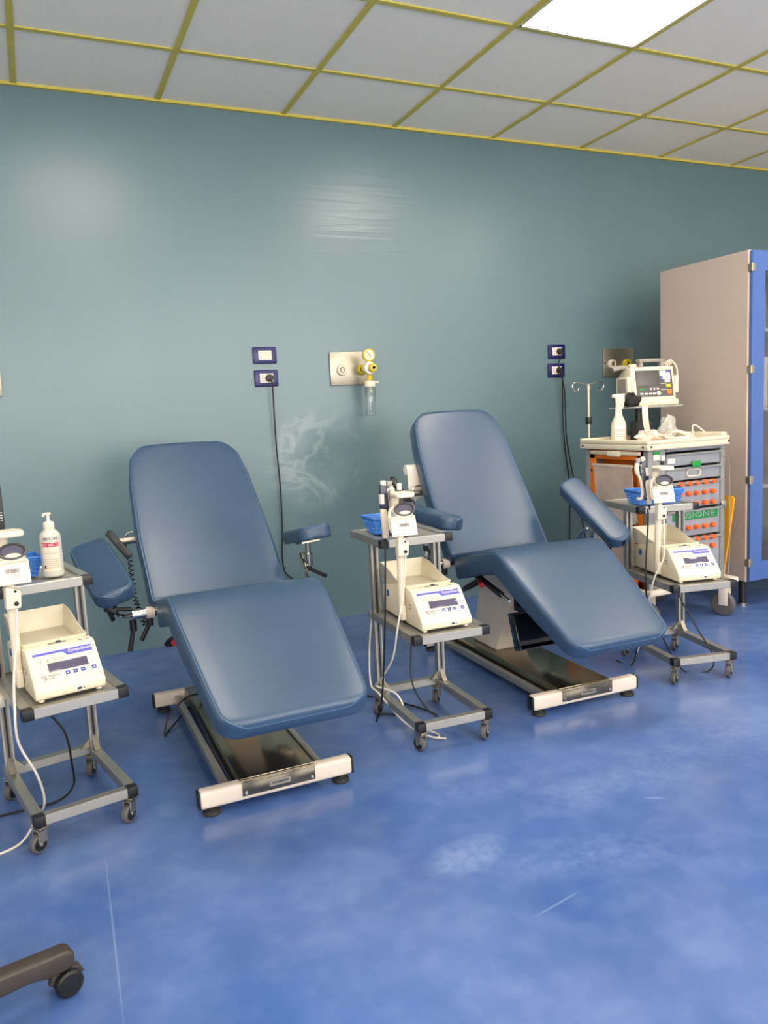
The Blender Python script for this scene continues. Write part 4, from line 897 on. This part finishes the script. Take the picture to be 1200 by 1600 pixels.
# ------------------------------------------------------------------ cabinet
KX0, KX1, KY0, KY1, KZ0, KZ1 = 3.19, 4.14, -1.03, -.445, .135, 1.785
t = thing('storage_cabinet', 'tall warm grey cabinet with blue glazed door on short black legs', 'cabinet', (3.665, -.74, 0), 0)
kx, ky = 3.665, -.74
def K_(x0, x1, y0, y1, z0, z1): return MB().rng(x0-kx, x1-kx, y0-ky, y1-ky, z0, z1)
for x in (KX0, KX1-.02):
    s = build('side_panel', K_(x, x+.02, KY0+.002, KY1, KZ0, KZ1), 'cab', t, bevel=.001, seg=1); build('edge_band', K_(x, x+.02, KY0-.001, KY0+.002, KZ0, KZ1), 'cabedge', s)
build('top_panel', K_(KX0+.02, KX1-.02, KY0, KY1, KZ1-.02, KZ1), 'cab', t); build('bottom_panel', K_(KX0+.02, KX1-.02, KY0, KY1, KZ0, KZ0+.02), 'cab', t); build('back_panel', K_(KX0+.02, KX1-.02, KY1-.01, KY1, KZ0+.02, KZ1-.02), 'cab', t)
for z in (.60, 1.0, 1.4): build('shelf', K_(KX0+.02, KX1-.02, KY0+.05, KY1-.01, z, z+.018), 'cab', t)
for dx0, dx1, hs in ((KX0+.006, (KX0+KX1)/2-.002, 1), ((KX0+KX1)/2+.002, KX1-.006, -1)):
    d = MB(); y0, y1 = KY0-.024, KY0-.004; w = .085
    for a in ((dx0, dx0+w, KZ0+.004, KZ1-.004), (dx1-w, dx1, KZ0+.004, KZ1-.004), (dx0+w, dx1-w, KZ0+.004, KZ0+.10), (dx0+w, dx1-w, KZ1-.10, KZ1-.004)): d.rng(a[0]-kx, a[1]-kx, y0-ky, y1-ky, a[2], a[3])
    dr = build('door', d, 'door', t, bevel=.0015, seg=1)
    build('glass_pane', K_(dx0+w-.004, dx1-w+.004, KY0-.016, KY0-.011, KZ0+.096, KZ1-.096), 'glass', dr)
    hx = dx0-.002 if hs > 0 else dx1+.002
    for z in (.235, .66, 1.21, 1.70): build('hinge', MB().rng(hx-.008-kx, hx+.014-kx, KY0-.028-ky, KY0-.001-ky, z-.018, z+.018).cyl((hx-.004-kx, KY0-.024-ky, z-.02), (hx-.004-kx, KY0-.024-ky, z+.02), .006, n=10), 'steel', dr, bevel=.001, seg=1)
    build('handle', K_(dx1-.045, dx1-.030, KY0-.045, KY0-.024, .9, 1.02) if hs > 0 else K_(dx0+.030, dx0+.045, KY0-.045, KY0-.024, .9, 1.02), 'steel', dr, bevel=.003)
for x in (KX0+.04, KX1-.04):
    for y in (KY0+.05, KY1-.05):
        lg = build('leg', MB().cyl((x-kx, y-ky, .008), (x-kx, y-ky, KZ0), .019, n=18), 'black', t); build('foot', MB().cyl((x-kx, y-ky, 0), (x-kx, y-ky, .010), .022, n=18), 'steel', lg)
for x, z, h, cc, lb in ((3.36, .618, .22, 'paper', 'white box on the lowest shelf behind the cabinet glass'), (3.40, 1.018, .26, 'label', 'cream box on the middle shelf behind the cabinet glass'), (3.38, 1.418, .18, 'cab', 'grey box on the top shelf behind the cabinet glass')):
    tag(build('storage_box', MB().rng(-.09, .09, -.15, .15, 0, h), cc, None, bevel=.003, loc=(x, -.75, z+.0005)), lb, 'box', 'boxes inside the cabinet')

# ------------------------------------------------------------------ office chair (only one foot reaches into view)
OC = Vector((-.435, -2.415, 0)); ang = math.atan2(-2.305-OC.y, -.105-OC.x)
t = thing('office_chair', 'dark plastic swivel chair whose star base foot reaches over the floor', 'office chair', OC, 0)
hub = build('hub', MB().lathe([(.030, .055), (.034, .07), (.034, .115), (.026, .125)], 20), 'ochair', t)
for k in range(5):
    a = ang+k*2*math.pi/5; M = Matrix.Rotation(a, 4, 'Z'); MC = M @ Matrix.Translation((.042, 0, 0))
    top_ = [(.02, .125), (.12, .112), (.24, .098), (.300, .092), (.312, .084), (.312, .060), (.300, .052), (.27, .052), (.24, .062), (.12, .066), (.02, .068)]
    top_ = [(a_*1.14, z_) for a_, z_ in top_]
    build('base_arm', MB().prism(top_, -.019, .019, 'y', M), 'ochair', t, bevel=.006, seg=3)
    cst = build('caster', MB().prism([(.265, .028), (.272, .050), (.300, .055), (.325, .045), (.332, .028)], -.008, .008, 'y', MC).cyl((.297, 0, .05), (.297, 0, .062), .008, n=12, M=MC), 'ochair', t, bevel=.002)
    for s in (-1, 1): build('wheel', MB().lathe([(.005, -.009), (.022, -.009), (.026, -.005), (.026, .005), (.022, .009), (.005, .009)], 22, MC @ Matrix.Translation((.298, s*.018, .026)) @ Matrix.Rotation(math.pi/2, 4, 'X')), 'black', cst)
build('gas_column', MB().cyl((0, 0, .10), (0, 0, .26), .025, n=18).cyl((0, 0, .26), (0, 0, .42), .014, n=16), 'black', t)
mb, pip = cushion([(.22, .49), (0, .485), (-.22, .48)], [(0, .18), (.5, .195), (1, .18)], .06, .08, .08)
build('seat', mb, 'bagk', t, smooth=60); build('seat_plate', MB().rng(-.09, .09, -.10, .10, .40, .432), 'ochair', t, bevel=.006)
build('back_stem', MB().tube(catmull([(-.05, .0, .415), (-.22, .0, .43), (-.27, 0, .50), (-.28, 0, .62)]), .014), 'ochair', t)
mb, pip = cushion([(.19, .0), (-.19, .0)], [(0, .17), (1, .19)], .05, .06, .06)
B = frame((-.262, 0, .72), (0, 1, 0), (0, 0, 1)) @ Matrix.Rotation(0, 4, 'X'); mb.v = [tuple(B @ Vector(v)) for v in mb.v]
build('backrest', mb, 'bagk', t, smooth=60)

# ------------------------------------------------------------------ loose cords
def cord(name, pts, m, label, r=.0032, cat='cable', sub=8, group=None):
    P = catmull(pts, sub); o = P[0].copy(); return tag(build(name, MB().tube([p-o for p in P], r, 8), m, None, loc=o), label, cat, group)
T = lambda k, x, y, z: TM[k] @ Vector((x, y, z))
cord('sealer_cord', [T(1, -.136, .205, .652), T(1, -.140, .20, .60), T(1, -.150, .20, .42), T(1, -.155, .22, .25), T(1, -.155, .26, .10), T(1, -.16, .31, .005), T(1, -.12, .36, .005), T(1, -.05, .30, .005)], 'cordk', 'black cord running from the tube sealer between the donor chairs down to the floor')
cord('sealer_cord', [T(2, -.120, .205, .655), T(2, -.122, .20, .60), T(2, -.145, .18, .42), T(2, -.15, .17, .30), T(2, -.16, .20, .15), T(2, -.17, .25, .005), T(2, -.2, .32, .005)], 'cordk', 'black cord running from the tube sealer in front of the crash cart to the floor')
cord('scanner_cable', [T(1, -.097, .126, .62), T(1, -.105, .125, .56), T(1, -.118, .12, .48), T(1, -.142, .11, .40), T(1, -.150, .15, .28), T(1, -.150, .27, .17), T(1, -.146, .33, .125), T(1, -.10, .25, .11), T(1, -.08, .20, .03), T(1, -.06, .12, .006), T(1, -.03, .08, .006), T(1, -.02, .11, .006), T(1, -.05, .17, .006)], 'cordw', 'white cable hanging from the scanner between the donor chairs')
cord('white_lead', [T(1, -.124, .402, .354), T(1, -.143, .392, .24), T(1, -.16, .35, .13), T(1, -.15, .30, .108), T(1, -.10, .20, .03), T(1, -.05, .10, .006), T(1, -.01, .06, .006)], 'cordw', 'white lead trailing over the lower bar of the trolley between the chairs')
cord('scanner_cable', [T(0, -.097, .126, .62), T(0, -.105, .12, .55), T(0, -.125, .10, .46), T(0, -.146, .02, .39), T(0, -.146, .02, .30), T(0, -.11, .03, .20), T(0, -.09, .08, .10), T(0, -.11, .10, .05), T(0, -.16, .08, .006), T(0, -.24, .06, .006)], 'cordw', 'white cable hanging from the scanner on the gel bottle trolley')
cord('scanner_cable', [T(2, -.097, .126, .62), T(2, -.100, .12, .55), T(2, -.110, .11, .47), T(2, -.140, .12, .40), T(2, -.148, .14, .33), T(2, -.142, .18, .25), T(2, -.15, .22, .1), T(2, -.17, .25, .006)], 'cordw', 'white cable hanging from the scanner in front of the crash cart')
cord('mixer_cord', [T(0, -.02, .30, .352), T(0, -.02, .29, .28), T(0, .02, .27, .20), T(0, .03, .27, .10), T(0, .03, .28, .03), T(0, -.02, .26, .006), T(0, -.12, .27, .006), T(0, -.26, .30, .006)], 'cordk', 'black power cord drooping under the mixer shelf of the gel bottle trolley')
cord('mixer_cord', [T(1, .02, .36, .352), T(1, .01, .36, .26), T(1, -.01, .33, .12), T(1, .02, .28, .03), T(1, .05, .25, .006), T(1, .03, .33, .006), T(1, -.10, .55, .006), T(1, -.30, .62, .006)], 'cordk', 'black power cord under the mixer shelf between the donor chairs')
cord('mixer_cord', [T(2, .00, .20, .352), T(2, .01, .18, .28), T(2, .06, .14, .16), T(2, .10, .10, .06), T(2, .07, .08, .006), T(2, -.02, .12, .006), T(2, -.04, .24, .12), T(2, -.05, .33, .25), T(2, -.05, .36, .352)], 'cordk', 'black power cord looping under the mixer shelf in front of the crash cart')
cord('chair_cord', [Vector((.42, -1.02, .085)), Vector((.34, -1.10, .11)), Vector((.27, -1.13, .06)), Vector((.25, -1.15, .008)), Vector((.28, -1.09, .006)), Vector((.36, -.99, .03)), Vector((.42, -.96, .083))], 'cordk', 'black cord looped beside the base of the far-reclined chair')
tag(build('power_adapter', MB().rng(-.075, .0, -.04, .04, 0, .035), 'white', None, bevel=.006, loc=T(0, -.12, .30, .320)), 'pale power adapter fixed under the mixer shelf of the gel bottle trolley', 'adapter')
